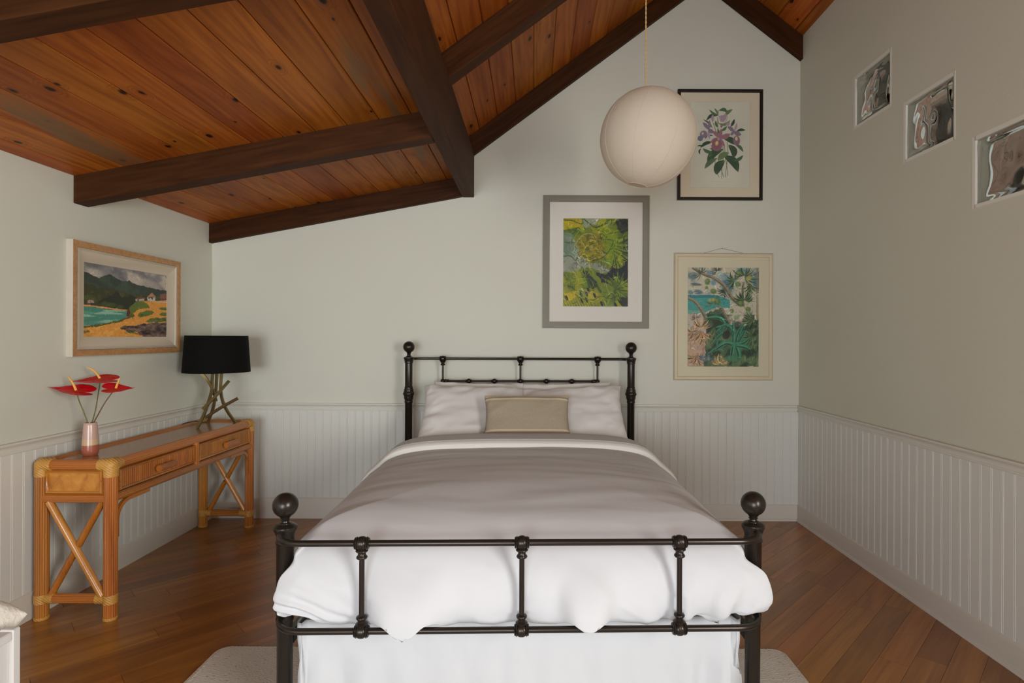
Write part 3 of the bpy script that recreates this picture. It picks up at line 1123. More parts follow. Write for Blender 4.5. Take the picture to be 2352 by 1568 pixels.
def corner_curve(hw, yf, mirror, memo={}):
    """plan of a foot corner: the cloth tucks in behind the post and swells out again in front of it"""
    key = (round(hw, 5), round(yf, 5), mirror)
    if key not in memo:
        tip = hw - (0.004 if mirror else 0.030)
        g = sstep(-0.050, -0.082, yf)          # how far the lobe in front of the post has grown
        lo = [(0.741, -0.032), (0.736, 0.25 * (yf - 0.126)), (0.727, yf + 0.002), (0.700, yf)]
        hi = [(0.752, -0.042), (tip, min(-0.047, 0.5 * (yf - 0.047))), (tip - 0.012, yf + 0.010), (tip - 0.055, yf)]
        q = [(hw, 0.075), (hw - 0.015, 0.056), (0.748, 0.037), (0.737, 0.012), (0.738, -0.016)]
        q += [(a + (c - a) * g, b + (d_ - b) * g) for (a, b), (c, d_) in zip(lo, hi)]
        memo[key] = catmull([(a, b, 0) for a, b in q], 8)
    return memo[key]


def duvet_pt(d, z, t):
    """d inset from the mattress edge, t position along the U: 0-1 left side, 1-2 corner, 2-3 foot, 3-4 corner, 4-5 right side"""
    hw = max(HWM - d, 0.0006)
    rr = min(max(RCOR - d, 0.003), hw)
    yf = d - 0.029 * sstep(0.12, -0.06, d)
    k = sstep(0.67, 0.61, z) if d < 0.05 else 0.0
    mirror = t > 2.5
    if mirror: t = 5 - t
    x0 = hw - rr
    if k > 0:
        cc_ = corner_curve(hw, yf, mirror)
        x0 += (cc_[-1].x - x0) * k
    if t <= 1:
        ye = yf + rr
        ye += (0.075 - ye) * k
        x, y = -hw, YHEAD + (ye - YHEAD) * t
    elif t <= 2:
        a = PI + (t - 1) * PI / 2
        x, y = -hw + rr + rr * math.cos(a), yf + rr + rr * math.sin(a)
        if k > 0:
            u = (t - 1) * (len(cc_) - 1)
            i0 = min(int(u), len(cc_) - 2)
            p = cc_[i0].lerp(cc_[i0 + 1], u - i0)
            x, y = x + (-p.x - x) * k, y + (p.y - y) * k
    else:
        x, y = -x0 * (1 - (t - 2) / 0.5), yf
    if mirror: x = -x
    # wider overhang along the sides towards the head
    if t <= 1 and d < 0.0:
        x *= 1 + side_k(y) * 0.05 * sstep(0.0, -0.06, d)
    return x, y, z


# where the hem laps forward over the lower rail: centre, half width, hem height
LAPS = ((-0.365, 0.090, 0.399), (0.210, 0.062, 0.415))


def fit_duvet(x, y, z, t):
    """keep the cloth off the bed frame: hem height all round, laps over the lower rail, clearance to rails, spindles and posts"""
    front = 1.95 < t < 3.05
    zm = 0.411 + 0.020 * sstep(0.60, 0.68, abs(x)) if front else 0.402 + 0.029 * sstep(0.30, 0.08, y)
    fwd = 0.0
    if front:
        for xc, w, zh in LAPS:
            q = abs(x - xc)
            fwd = max(fwd, math.exp(-(q / (w * 1.25)) ** 4))
            zm += 0.021 * math.exp(-((q - w) / 0.026) ** 2) if q > w else 0.021 + (zh - 0.432) * sstep(w * 0.80, w * 0.15, q)
    if z < 0.50:
        z = zm + max(0.0, z - 0.404) * (0.50 - zm) / 0.096
    if front:
        y += (-0.1455 - y) * fwd * sstep(0.60, 0.440, z)
        if fwd < 0.75 or z > 0.45:
            lim = -0.1035 - 0.05 * fwd * sstep(0.60, 0.44, z)
            for sx_ in (-0.499, 0.0, 0.499):
                if z < 0.50 or z > 0.60: lim += 0.017 * math.exp(-((x - sx_) / 0.030) ** 4)
            y = max(y, lim)
    for sx_ in (-HWB, HWB):
        dx, dy = x - sx_, y
        dd = math.hypot(dx, dy)
        rp = 0.046 if z < 0.48 else (0.037 if z < 0.64 else 0.046)
        if dd < rp and z < 0.72:
            x, y = sx_ + dx / dd * rp, dy / dd * rp
    return x, y, z


TS = [i / 110 for i in range(110)] + [1 + i / 44 for i in range(44)] + [2 + i / 150 for i in range(150)] + [3 + i / 44 for i in range(44)] + [4 + i / 110 for i in range(111)]
NP = len(DP)


def wrinkle(x, y, z, t, pf):
    top = sstep(0.62, 0.70, z)
    w = 0.007 * fbm(x * 2.0, y * 2.2, z * 2.2 + 4, 2)
    w += top * 0.0045 * fbm(x * 1.3, y * 8 + 0.8 * fbm(x * 2, y * 2, 1, 1), 7, 3)
    sd = sstep(0.66, 0.5, z)
    arc = x if 1.9 < t < 3.1 else y * 1.0 + (4 if t > 2.5 else 0)
    hem = sstep(0.60, 0.97, pf)
    corner = math.exp(-((t - 1.35) / 0.55) ** 2) + 1.25 * math.exp(-((t - 3.65) / 0.6) ** 2)
    run = 1.4 * min(t, 1) + 0.22 * max(0, min(t - 1, 1)) + 1.36 * max(0, min(t - 2, 1)) + 0.22 * max(0, min(t - 3, 1)) + 1.4 * max(0, t - 4)
    fan = math.exp(-((run - 2.93) / 0.26) ** 2) + 0.8 * math.exp(-((run - 1.55) / 0.20) ** 2)
    fold = math.sin(run * 46 + 2.6 * fbm(x * 3, y * 3, z * 2.5, 2))
    # gathers fanning up from the hem at the two foot corners
    gath = math.sin((run - 2.86) * 62 / (1 + 2.2 * max(0.0, z - 0.42)) + 1.8 * fbm(x * 4, y * 4, z * 6, 2))
    w += 0.013 * fan * sstep(0.50, 0.85, pf) * math.copysign(abs(gath) ** 0.6, gath)
    fold = math.copysign(abs(fold) ** 0.7, fold)
    w += hem * (0.0045 + 0.012 * min(1.2, corner)) * fold
    rg = 1 - min(1.0, abs(fbm(x * 3.2 + 2.0 * z, y * 3.2 + z, z * 3.0 + 3, 2)) * 4.0)
    w += sd * (0.003 + 0.006 * corner) * rg * rg
    w += sd * 0.006 * (0.6 + corner) * fbm(x * 7, y * 7, z * 5 + 3, 3)
    # soft drag lines running from the spindles to the hem
    if 1.9 < t < 3.1:
        for sx_ in (-0.499, 0.0, 0.499):
            q = (x - sx_) / (0.05 + 0.9 * max(0.0, z - 0.42))
            w -= 0.006 * math.exp(-q * q) * sstep(0.62, 0.46, z)
    # hem tucks above the lower rail
    w += 0.013 * hem * fbm(arc * 3.1, 2, 9, 2) * (1 if 1.8 < t < 3.2 else 0.3)
    return w


def smooth_disp(mb, info):
    me = mb.mesh('d', 179, False)
    ns = [v.normal.copy() for v in me.vertices]
    if sum(n.z for n in ns[:50]) < 0:
        me.flip_normals()
        ns = [-n for n in ns]
    for v, n, (t, pf) in zip(me.vertices, ns, info):
        c = v.co
        if pf < 0.30: n = Vector((0, 0, 1))
        pd = math.hypot(abs(c.x) - HWB, c.y)
        p = c + n * (wrinkle(c.x, c.y, c.z, t, pf) * sstep(0.045, 0.12, pd))
        v.co = fit_duvet(p.x, p.y, p.z, t)
    me.update()
    return me


mb = MB()
info = []
P = []
for ip, (d, z) in enumerate(DP):
    P.append([duvet_pt(d, z, t) for t in TS])
    info += [(t, ip / (NP - 1)) for t in TS]
mb.grid(P)
me = smooth_disp(mb, info)
_b = bmesh.new()
_b.from_mesh(me)
bmesh.ops.remove_doubles(_b, verts=_b.verts[:], dist=0.0016)
_b.to_mesh(me)
_b.free()
for _p in me.polygons: _p.use_smooth = True
duvet = thing('duvet', 'white sateen duvet spread over the bed, its top edge turned down', 'duvet', BED_LOC, BED_ROT)
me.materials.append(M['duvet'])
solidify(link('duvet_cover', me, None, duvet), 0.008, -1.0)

# turned-down top: ivory band facing the foot, then the flap up to the pillows
cross = [(d, z, 0) for d, z in reversed(DP[3:-2])] + [(d, z, 1) for d, z in DP[3:-2]]


def cross_pt(q, y, lift):
    d, z, right = q
    hw = HWM - d
    # outward direction of the section for the lift
    k = sstep(0.70, 0.55, z)
    x = hw * (1 + side_k(y) * 0.05 * sstep(0.0, -0.06, d)) + max(lift, 0.0) * k * 0.45
    zz = z + lift * (1 - k) * (1 if lift > 0 else sstep(0.655, 0.715, z))
    s = 1 if right else -1
    w = 0.004 * fbm(s * x * 2, y * 3, 3, 2)
    return [s * x, y, zz + w * (1 - k)]


band_prof = [(1.168, -0.006), (1.166, 0.006), (1.170, 0.020), (1.182, 0.028), (1.200, 0.034)]
flap_prof = [(1.200, 0.034), (1.203, 0.037), (1.209, 0.038), (1.23, 0.038), (1.30, 0.038), (1.37, 0.036), (1.42, 0.030), (1.455, 0.018), (1.475, 0.004), (1.485, -0.025), (1.487, -0.06)]
for name, pr, mt in (('ivory_band', band_prof, 'duvet_band'), ('turned_down_flap', flap_prof, 'duvet')):
    G = []
    rr = []
    for i in range(len(pr) - 1):
        for k in range(4):
            t = k / 4
            rr.append((pr[i][0] + (pr[i + 1][0] - pr[i][0]) * t, pr[i][1] + (pr[i + 1][1] - pr[i][1]) * t))
    rr.append(pr[-1])
    ncr = len(cross)
    for (y, lf) in rr:
        row = []
        for ci, q in enumerate(cross):
            pt = cross_pt(q, y, lf)
            edge = abs(ci / (ncr - 1) - 0.5) * 2
            if name == 'ivory_band':
                pt[1] -= 0.004 * math.sin(ci * 1.35 + 2 * fbm(ci * 0.2, 0, 1, 1)) * sstep(0.25, 0.8, edge) * sstep(-0.006, 0.02, lf) * sstep(0.044, 0.03, lf)
            row.append(tuple(pt))
        G.append(row)
    o = MB().grid(G).obj(name, M[mt], duvet, 179)
    solidify(o, 0.004, 0.0)

# ------------------------------------------------------------------ pillows


def pillow_mesh(w, h, t, seed, n=46, wr=1.0, pinch=0.07, ear=0.0):
    mb = MB()
    sides = []
    for s in (1, -1):
        G = []
        for i in range(n + 1):
            row = []
            for j in range(n + 1):
                a, b = -1 + 2 * i / n, -1 + 2 * j / n
                # denser towards the seams
                a, b = math.sin(a * PI / 2), math.sin(b * PI / 2)
                pin = 1 - pinch * (1 - b * b) * abs(a) ** 3
                pin2 = 1 - pinch * (1 - a * a) * abs(b) ** 3
                x, y = a * w / 2 * pin, b * h / 2 * pin2
                e = max(0.0, (1 - a ** 4) * (1 - b ** 4))
                z = s * t / 2 * e ** 0.42
                z += wr * s * (0.007 * fbm(x * 9 + seed, y * 9, seed, 3) + 0.009 * fbm(x * 3 + seed, y * 12, seed + 2, 3) + 0.008 * (1 - abs(fbm(x * 5 + 1.5 * y + seed, y * 8 - x * 4, seed + 5, 2)) * 3) * sstep(0.2, 0.8, max(abs(a), abs(b)))) * min(1, e * 6)
                edge = 1 - min(1, e * 3)
                x += wr * 0.005 * fbm(y * 14, seed, 3, 2) * edge
                y += wr * 0.006 * fbm(x * 14, seed, 8, 2) * edge
                row.append((x, y, z))
            G.append(row)
        mb.grid(G)
    me = mb.mesh('pillow', 179)
    bm = bmesh.new()
    bm.from_mesh(me)
    bmesh.ops.remove_doubles(bm, verts=bm.verts[:], dist=0.0004)
    bmesh.ops.recalc_face_normals(bm, faces=bm.faces[:])
    bm.to_mesh(me)
    bm.free()
    return me


def bl(x, y, z):
    """bed-local to world"""
    c, s = math.cos(BED_ROT[2]), math.sin(BED_ROT[2])
    return (BED_LOC[0] + x * c - y * s, BED_LOC[1] + x * s + y * c, z)


def put_pillow(name, me, mat, x, y, z, lean, roll, label, cat, group=None, yaw=0.0):
    return link(name, me, mat, None, loc=bl(x, y, z), rot=(math.radians(90 - lean), math.radians(roll), BED_ROT[2] + math.radians(yaw)), label=label, cat=cat, group=group)


def press(o, planes):
    """flatten a soft thing where it leans on something: nothing stays beyond a plane (point, outward normal)"""
    Mw = o.matrix_basis
    Mi = Mw.inverted()
    for v in o.data.vertices:
        p = Mw @ v.co
        for q, nn in planes:
            d = (p - Vector(q)).dot(nn)
            if d > 0: p = p - nn * d
        v.co = Mi @ p
    o.data.update()


_n = Vector((0, 0.84, -0.54)).normalized()
_x = Vector((math.cos(BED_ROT[2]), math.sin(BED_ROT[2]), 0))
_bed = (bl(0, 1, 0.6660), Vector((0, 0, -1)))
_c = Vector(bl(0.0175, 1.8625, 0.818))
put_pillow('pillow', pillow_mesh(0.64, 0.44, 0.15, 11.0), M['pillow'], -0.28, 1.955, 0.815, 22, 1.0, 'white pillow standing against the headboard behind the pillow on the lamp side', 'pillow')
put_pillow('pillow', pillow_mesh(0.64, 0.44, 0.15, 21.0), M['pillow'], 0.315, 1.955, 0.812, 22, -1.5, 'white pillow standing against the headboard behind the pillow on the framed print side', 'pillow')
put_pillow('pillow', pillow_mesh(0.69, 0.46, 0.17, 5.0), M['pillow'], -0.300, 1.770, 0.822, 44, 2.5, 'plump white pillow in front on the console and lamp side', 'pillow', yaw=2)
put_pillow('pillow', pillow_mesh(0.69, 0.46, 0.17, 31.0), M['pillow'], 0.335, 1.770, 0.820, 44, -2.5, 'plump white pillow in front on the glass block wall side', 'pillow', yaw=-2)
for _nm, _fr, _sd in (('pillow', 0, -1), ('pillow.001', 0, 1), ('pillow.002', 1, -1), ('pillow.003', 1, 1)):
    press(bpy.data.objects[_nm], [_bed, (_c + _n * (-0.0002 if _fr else 0.0002), _n if _fr else -_n), (_c + _x * (0.0001 * _sd), _x * -_sd)])
cm = pillow_mesh(0.525, 0.27, 0.11, 43.0, wr=0.35, pinch=0.05)
cush = thing('lumbar_cushion', 'small beige woven lumbar cushion with cream stripes leaning on the white pillows', 'cushion', bl(0.040, 1.575, 0.845), (math.radians(90 - 27), 0, BED_ROT[2] + math.radians(1)))
link('cushion_cover', cm, M['cushion'], cush)
st = MB()
for sx in (-1, 1):
    for i in range(26):
        yy = -0.122 + 0.244 * i / 25
        xx = sx * (0.2600 - 0.0125 * (1 - (yy / 0.135) ** 2))
        st.tube([(xx - 0.006 * sx, yy - 0.002, 0.012), (xx + 0.003 * sx, yy, 0.006), (xx + 0.004 * sx, yy + 0.001, -0.004)], 0.0011, 5)
st.obj('whip_stitching', M['black'], cush, 60, kind='stuff')
#@@SPLIT2

# ------------------------------------------------------------------ rattan console table
CX0, CX1, CY0, CY1 = -2.302, -1.980, 2.655, 3.950        # leg centres
CO = (-2.141, 3.3025, 0.0)
con = thing('rattan_console_table', 'honey rattan console table with two drawers and crossed end braces', 'console table', CO)


def cobj(mb, name, mat, parent=con, smooth=40, **kw):
    mb.xform(Matrix.Translation((-CO[0], -CO[1], 0)))
    return mb.obj(name, M[mat], parent, smooth, **kw)


def reed(r, lobes=16, depth=0.11, n=None):
    n = n or lobes * 6
    return [(r * (1 - depth + depth * abs(math.sin(lobes / 2 * 2 * PI * k / n))) * math.cos(2 * PI * k / n), r * (1 - depth + depth * abs(math.sin(lobes / 2 * 2 * PI * k / n))) * math.sin(2 * PI * k / n)) for k in range(n)]


ZTOP, RLEG, RTOP = 0.7235, 0.0285, 0.0245
for x in (CX0, CX1):
    for y in (CY0, CY1):
        leg = cobj(MB().sweep([(x, y, 0.004), (x, y, 0.705)], reed(RLEG)), 'leg', 'rattan')
        cobj(MB().lathe([(0.0292, 0), (0.0305, 0.002), (0.0305, 0.012), (0.0285, 0.014)], (x, y, 0), 'Z', 28), 'foot_band', 'wrap', leg)
for x in (CX0, CX1):
    cobj(MB().sweep([(x, CY0, ZTOP), (x, CY1, ZTOP)], reed(RTOP, 14)), 'top_pole', 'rattan_y')
for y in (CY0, CY1):
    cobj(MB().sweep([(CX0, y, ZTOP), (CX1, y, ZTOP)], reed(RTOP, 14)), 'top_pole', 'rattan_x')
# woven corner bindings
for x, dx in ((CX0, 1), (CX1, -1)):
    for y, dy in ((CY0, 1), (CY1, -1)):
        b = MB()
        R = 0.0305
        b.lathe([(R * math.sin(PI * k / 16) * (1 + 0.012 * (k % 2)), R * math.cos(PI * k / 16)) for k in range(17)], (x, y, ZTOP - 0.001), 'Z', 28)
        n = 15
        rad = lambda i: (0.0272 + 0.0016 * (i % 2) + 0.0035 * (1 - i / n)) * (0.94 if i == n else 1)
        b.tube([(x + dx * 0.052 * i / n, y, ZTOP) for i in range(n + 1)], rad, 22)
        b.tube([(x, y + dy * 0.052 * i / n, ZTOP) for i in range(n + 1)], rad, 22)
        rad2 = lambda i: (0.0300 + 0.0014 * (i % 2)) * (0.96 if i == n else 1)
        b.tube([(x, y, ZTOP - 0.054 * i / n) for i in range(n + 1)], rad2, 22)
        # crossing strands over the corner
        for s in (-1, 1):
            for q in range(4):
                a = 0.010 + q * 0.0085
                pts = []
                for k in range(9):
                    t = k / 8
                    v = Vector((dx * (0.042 * (1 - t) - 0.012 * t) * 1.0, -dy * (0.030 - 0.006 * abs(t - .5)), (0.014 - a) * (1 - t) - 0.040 * t + a * 0.6)) if s > 0 else Vector((-dx * (0.030 - 0.006 * abs(t - .5)), dy * (0.042 * (1 - t) - 0.012 * t), (0.014 - a) * (1 - t) - 0.040 * t + a * 0.6))
                    v = v.normalized() * max(0.0315, min(0.040, v.length))
                    pts.append((x + v.x, y + v.y, ZTOP + v.z))
                b.tube(pts, 0.0021, 6)
        cobj(b, 'corner_binding', 'wrap', con, 50)
cobj(MB().box(CX0 + 0.012, CX1 - 0.012, CY0 + 0.012, CY1 - 0.012, 0.712, 0.7355, 0.002), 'tabletop', 'lacquer')
# case: lower poles, end panels, back board
ZLOW = 0.568
cobj(MB().sweep([(CX1 + 0.004, CY0, ZLOW), (CX1 + 0.004, CY1, ZLOW)], reed(0.021, 12)), 'apron_pole', 'rattan_y')
cobj(MB().sweep([(CX0, CY0, ZLOW), (CX0, CY1, ZLOW)], reed(0.021, 12)), 'apron_pole', 'rattan_y')
cobj(MB().box(CX0 - 0.008, CX0 + 0.008, CY0 + 0.02, CY1 - 0.02, 0.585, 0.705), 'back_board', 'lacquer')
for y, s in ((CY0, -1), (CY1, 1)):
    cobj(MB().sweep([(CX0, y + s * 0.004, ZLOW), (CX1, y + s * 0.004, ZLOW)], reed(0.021, 12)), 'apron_pole', 'rattan_x')
    pa, pb, za, zb = CX0 + 0.027, CX1 - 0.027, 0.589, 0.700
    pan = cobj(MB().box(pa, pb, min(y, y + s * 0.010), max(y, y + s * 0.010), za, zb), 'end_panel', 'burl', con, 30)
    fr = MB()
    prof = [(0, 0.006), (0.002, 0.018), (0.007, 0.022), (0.012, 0.019), (0.014, 0.010)]
    rings = []
    for ins, out in prof:
        rings.append([(pa + ins, y + s * out, za + ins), (pb - ins, y + s * out, za + ins), (pb - ins, y + s * out, zb - ins), (pa + ins, y + s * out, zb - ins)])
    fr.grid(rings, wrap_v=True)
    cobj(fr, 'panel_moulding', 'rattan_x', pan, 50)
    # crossed braces: one whole pole in front, the other in two halves behind it
    zt, zb2 = 0.552, 0.112
    xa, xb = CX0 + 0.038, CX1 - 0.034
    f0, f1 = (xa, y + s * 0.006, zt), (xb, y + s * 0.006, zb2)
    cobj(MB().tube([f0, f1], 0.0165, 18), 'cross_brace', 'cane_pole', con, 50, label='pale polished whole brace')
    g0, g1 = Vector((xb - 0.005, y - s * 0.002, zt)), Vector((xa + 0.005, y - s * 0.002, zb2))
    cobj(MB().tube([g0, g0.lerp(g1, 0.47)], 0.0150, 18), 'cross_brace', 'rattan', con, 50)
    cobj(MB().tube([g0.lerp(g1, 0.53), g1], 0.0150, 18), 'cross_brace', 'rattan', con, 50)
    zst = 0.0975
    stp = cobj(MB().sweep([(CX0, y, zst), (CX1, y, zst)], reed(0.0222, 14)), 'stretcher', 'rattan_x')
    for x, dx in ((CX0, 1), (CX1, -1)):
        b = MB()
        n = 12
        b.tube([(x, y, zst - 0.021 + 0.042 * i / n) for i in range(n + 1)], lambda i: 0.0300 + 0.0013 * (i % 2), 24)
        b.tube([(x + dx * (0.015 + 0.047 * i / n), y, zst) for i in range(n + 1)], lambda i: 0.0238 + 0.0012 * (i % 2), 20)
        cobj(b, 'stretcher_binding', 'wrap', stp, 50)
# curved brackets under the front apron
for y, s in ((CY0, 1), (CY1, -1)):
    yl = y + s * 0.030
    pts = [(CX1 + 0.004, yl, 0.375), (CX1 + 0.004, yl, 0.43)]
    for k in range(11):
        t = k / 10 * PI / 2
        pts.append((CX1 + 0.004, yl + s * 0.085 * (1 - math.cos(t)), 0.452 + 0.087 * math.sin(t)))
    pts.append((CX1 + 0.004, yl + s * 0.225, 0.541))
    cobj(MB().sweep(pts, [(0.009, 0.0075), (-0.009, 0.0075), (-0.009, -0.0075), (0.009, -0.0075)], (1, 0, 0)), 'curved_bracket', 'rattan_y', con, 30)
# centre post and drawers
YM = (CY0 + CY1) / 2 + 0.005
cobj(MB().sweep([(CX1 + 0.006, YM, 0.575), (CX1 + 0.006, YM, 0.712)], reed(0.019, 10)), 'drawer_divider', 'rattan')
cobj(MB().box(CX1 - 0.02, CX1 - 0.004, CY0 + 0.02, CY1 - 0.02, 0.575, 0.712), 'front_frame', 'rattan_y')
for ya, yb in ((CY0 + 0.033, YM - 0.022), (YM + 0.022, CY1 - 0.033)):
    za, zb = 0.593, 0.696
    dr = cobj(MB().box(CX1 - 0.004, CX1 + 0.006, ya, yb, za, zb, 0.001), 'drawer', 'rattan_y', con, 30)
    fr = MB()
    rings = []
    for ins, out in ((0, 0.004), (0.001, 0.017), (0.006, 0.021), (0.012, 0.018), (0.014, 0.006)):
        rings.append([(CX1 + out, ya + ins, za + ins), (CX1 + out, yb - ins, za + ins), (CX1 + out, yb - ins, zb - ins), (CX1 + out, ya + ins, zb - ins)])
    fr.grid(rings, wrap_v=True)
    cobj(fr, 'drawer_moulding', 'rattan_y', dr, 50)
    rd = MB()
    y = ya + 0.014
    pitch = (yb - ya - 0.028) / 40
    for i in range(40):
        rd.tube([(CX1 + 0.006, y + pitch * (i + 0.5), za + 0.013), (CX1 + 0.006, y + pitch * (i + 0.5), zb - 0.013)], pitch * 0.49, 8)
    cobj(rd, 'reeded_front', 'rattan', dr, 60, kind='stuff')
    yc = (ya + yb) / 2
    hd = MB().sweep([(CX1 + 0.050, yc - 0.066, 0.645), (CX1 + 0.050, yc + 0.066, 0.645)], reed(0.0165, 14))
    hd.box(CX1 + 0.006, CX1 + 0.045, yc - 0.03, yc + 0.03, 0.638, 0.652)
    cobj(hd, 'handle', 'rattan_y', dr, 40)

# ------------------------------------------------------------------ table lamp
LX, LYc = -2.118, 3.785
lamp = thing('table_lamp', 'table lamp with black drum shade on crossing brass bars', 'lamp', (LX, LYc, 0.7355))


def lobj(mb, name, mat, parent=lamp, smooth=40, **kw):
    mb.xform(Matrix.Translation((-LX, -LYc, -0.7355)))
    return mb.obj(name, M[mat], parent, smooth, **kw)


def lc(cx, cy, Y):
    return at(400 + cx / 6.27, 750 + cy / 6.27, Y)


bars = [
    [lc(575, 560, 3.775), lc(553, 760, 3.770), lc(543, 950, 3.755), lc(470, 1200, 3.70), lc(395, 1375, 3.66), lc(340, 1478, 3.640)],
    [lc(625, 560, 3.80), lc(615, 760, 3.80), lc(602, 980, 3.815), lc(565, 1200, 3.845), lc(494, 1392, 3.885)],
    [lc(690, 560, 3.79), lc(681, 760, 3.79), lc(672, 900, 3.79), lc(700, 1080, 3.805), lc(770, 1235, 3.835), lc(884, 1396, 3.880)],
    [lc(330, 640, 3.72), lc(400, 700, 3.73), lc(480, 790, 3.745), lc(545, 900, 3.765), lc(590, 1020, 3.785), lc(610, 1095, 3.795)],
    [lc(415, 1212, 3.685), lc(600, 1022, 3.725), lc(795, 800, 3.765)],
    [lc(450, 1335, 3.675), lc(690, 1180, 3.745), lc(922, 1052, 3.800)],
]
for i, b in enumerate(bars):
    pth = catmull(b, 8)
    # the foot of each leg is cut on the tabletop
    if i < 3: pth[-1].z = 0.7365
    w, t = (0.0085, 0.0060)
    lobj(MB().sweep(pth, [(w, t), (-w, t), (-w, -t), (w, -t)], (0, -1, 0.2)), 'brass_bar', 'brass', lamp, 30)
sh = MB()
sh.lathe([(0.2030, 1.0895), (0.2030, 1.0925), (0.1875, 1.3290), (0.1875, 1.3325), (0.1845, 1.3325), (0.1845, 1.3290), (0.2000, 1.0925), (0.2000, 1.0895), (0.2030, 1.0895)], (LX, LYc, 0), 'Z', 72)
shade = lobj(sh, 'drum_shade', 'black_shade', lamp, 30)
sp = MB()
for k in range(3):
    a = 2 * PI * k / 3 + 0.4
    sp.tube([(LX, LYc, 1.27), (LX + 0.186 * math.cos(a), LYc + 0.186 * math.sin(a), 1.305)], 0.0022, 6)
sp.lathe([(0.02, 1.263), (0.02, 1.277)], (LX, LYc, 0), 'Z', 16)
lobj(sp, 'shade_spider', 'brass')
bb = MB()
bb.lathe([(0.018, 1.100), (0.018, 1.150), (0.014, 1.155), (0.022, 1.175), (0.030, 1.200), (0.030, 1.225), (0.018, 1.262), (0.004, 1.266)], (LX, LYc, 0), 'Z', 20)
lobj(bb, 'bulb_holder', 'shade_in')
hb = MB().box(LX - 0.055, LX + 0.06, LYc - 0.035, LYc + 0.03, 1.094, 1.104)
lobj(hb, 'bar_collar', 'brass')
cd = catmull([(-2.238, 3.882, 0.7392), (-2.262, 3.872, 0.7405), (-2.281, 3.864, 0.7455), (-2.300, 3.850, 0.7515), (-2.311, 3.800, 0.7510), (-2.319, 3.750, 0.7460), (-2.333, 3.700, 0.7200), (-2.336, 3.660, 0.6600)], 8)
lobj(MB().tube(cd, 0.0025, 8), 'power_cord', 'black')

# ------------------------------------------------------------------ vase and anthuriums
VX, VY = -2.201, 2.813
vase = thing('ceramic_vase', 'pink, cream and terracotta glazed vase on the console table', 'vase', (VX, VY, 0.7355))
vp = [(0.0, 0.0), (0.0285, 0.0), (0.0315, 0.004), (0.0355, 0.018), (0.0358, 0.028), (0.0345, 0.060), (0.0315, 0.110), (0.0285, 0.150), (0.0268, 0.1605), (0.0258, 0.162), (0.0245, 0.160), (0.026, 0.150), (0.029, 0.110), (0.031, 0.06), (0.030, 0.015), (0.0, 0.010)]
MB().lathe(vp, (0, 0, 0), 'Z', 44).obj('vase_body', M['vase'], vase, 50)


def vc(cx, cy, Y):
    return at(100 + cx / 6.533, 830 + cy / 6.533, Y)


def heart(L, Wd):
    """spathe: tip along +x, stem joint at the origin, lying in xy, cupped"""
    out = []
    for k in range(56):
        t = 2 * PI * k / 56
        hx = 16 * math.sin(t) ** 3
        hy = 13 * math.cos(t) - 5 * math.cos(2 * t) - 2 * math.cos(3 * t) - math.cos(4 * t)
        out.append((-(hy - 0.5) / 22.0 * L, hx / 32.0 * Wd))
    return out


def anthurium(label, stem, L, Wd, yaw, pitch, roll, spad, stemmat, cup, Yd):
    base = stem[0]
    a = thing('anthurium_flower', label, 'flower', base, group='anthuriums in the vase')
    st = [p - base for p in catmull(stem, 8)]
    MB().tube(st, lambda i: 0.0030 - 0.0006 * i / len(st), 10).obj('stem', M[stemmat], a, 60)
    Rm = Matrix.Rotation(roll, 4, Vector((0.62, -0.78, 0))) @ Matrix.Rotation(pitch, 4, Vector((0.78, 0.62, 0))) @ Matrix.Rotation(yaw, 4, 'Z')
    rim = heart(L, Wd)
    G = []
    for q in range(15):
        f = q / 14
        row = []
        for (x, y) in rim:
            xx, yy = x * f, y * f
            rr = math.hypot(xx, yy) / L
            z = cup * rr * rr * L + 0.10 * L * (abs(yy) / Wd) ** 2 * 2
            z += 0.02 * L * fbm(xx * 40, yy * 40, 2, 2) - 0.012 * L * math.exp(-(yy / (0.05 * Wd)) ** 2)
            if f > 0.97 and x > 0.9 * L: z += 0.04 * L
            row.append((xx, yy, z))
        G.append(row)
    tip = st[-1]
    mbx = MB().grid(G, wrap_v=True)
    mbx.xform(Matrix.Translation(tip) @ Rm)
    o = mbx.obj('spathe', M['red'], a, 179)
    solidify(o, 0.0014, 0.0)
    sd = [p - base for p in catmull(spad, 6)]
    n = len(sd)
    MB().tube(sd, lambda i: 0.0060 * (1 - 0.55 * i / n) * (0.55 if i == n - 1 else 1), 12).obj('spadix', M['spadix'], a, 60)
    return a


anthurium('red anthurium on a green stem leaning away from the lamp', [vc(695, 1060, 2.813), vc(668, 955, 2.808), vc(600, 770, 2.80), vc(545, 640, 2.79), vc(495, 480, 2.775)], 0.140, 0.150, math.radians(208), math.radians(17), math.radians(-7), [vc(492, 465, 2.775), vc(450, 370, 2.77), vc(405, 300, 2.77), vc(378, 255, 2.775)], 'stem', 0.10, 2.775)
anthurium('red anthurium standing tallest in the vase with a long pale spadix', [vc(716, 1060, 2.820), vc(735, 950, 2.826), vc(785, 760, 2.845), vc(815, 580, 2.865), vc(856, 315, 2.895)], 0.155, 0.160, math.radians(216), math.radians(12), math.radians(1), [vc(850, 285, 2.895), vc(795, 205, 2.89), vc(720, 145, 2.885), vc(650, 122, 2.875)], 'stem', 0.03, 2.84)
anthurium('red anthurium on a brown stem leaning towards the lamp, short spadix', [vc(738, 1060, 2.808), vc(760, 950, 2.808), vc(840, 800, 2.812), vc(930, 640, 2.82), vc(1075, 440, 2.832)], 0.104, 0.118, math.radians(34), math.radians(20), math.radians(1), [vc(1092, 425, 2.830), vc(1120, 345, 2.822), vc(1150, 275, 2.822)], 'stem_b', 0.06, 2.87)

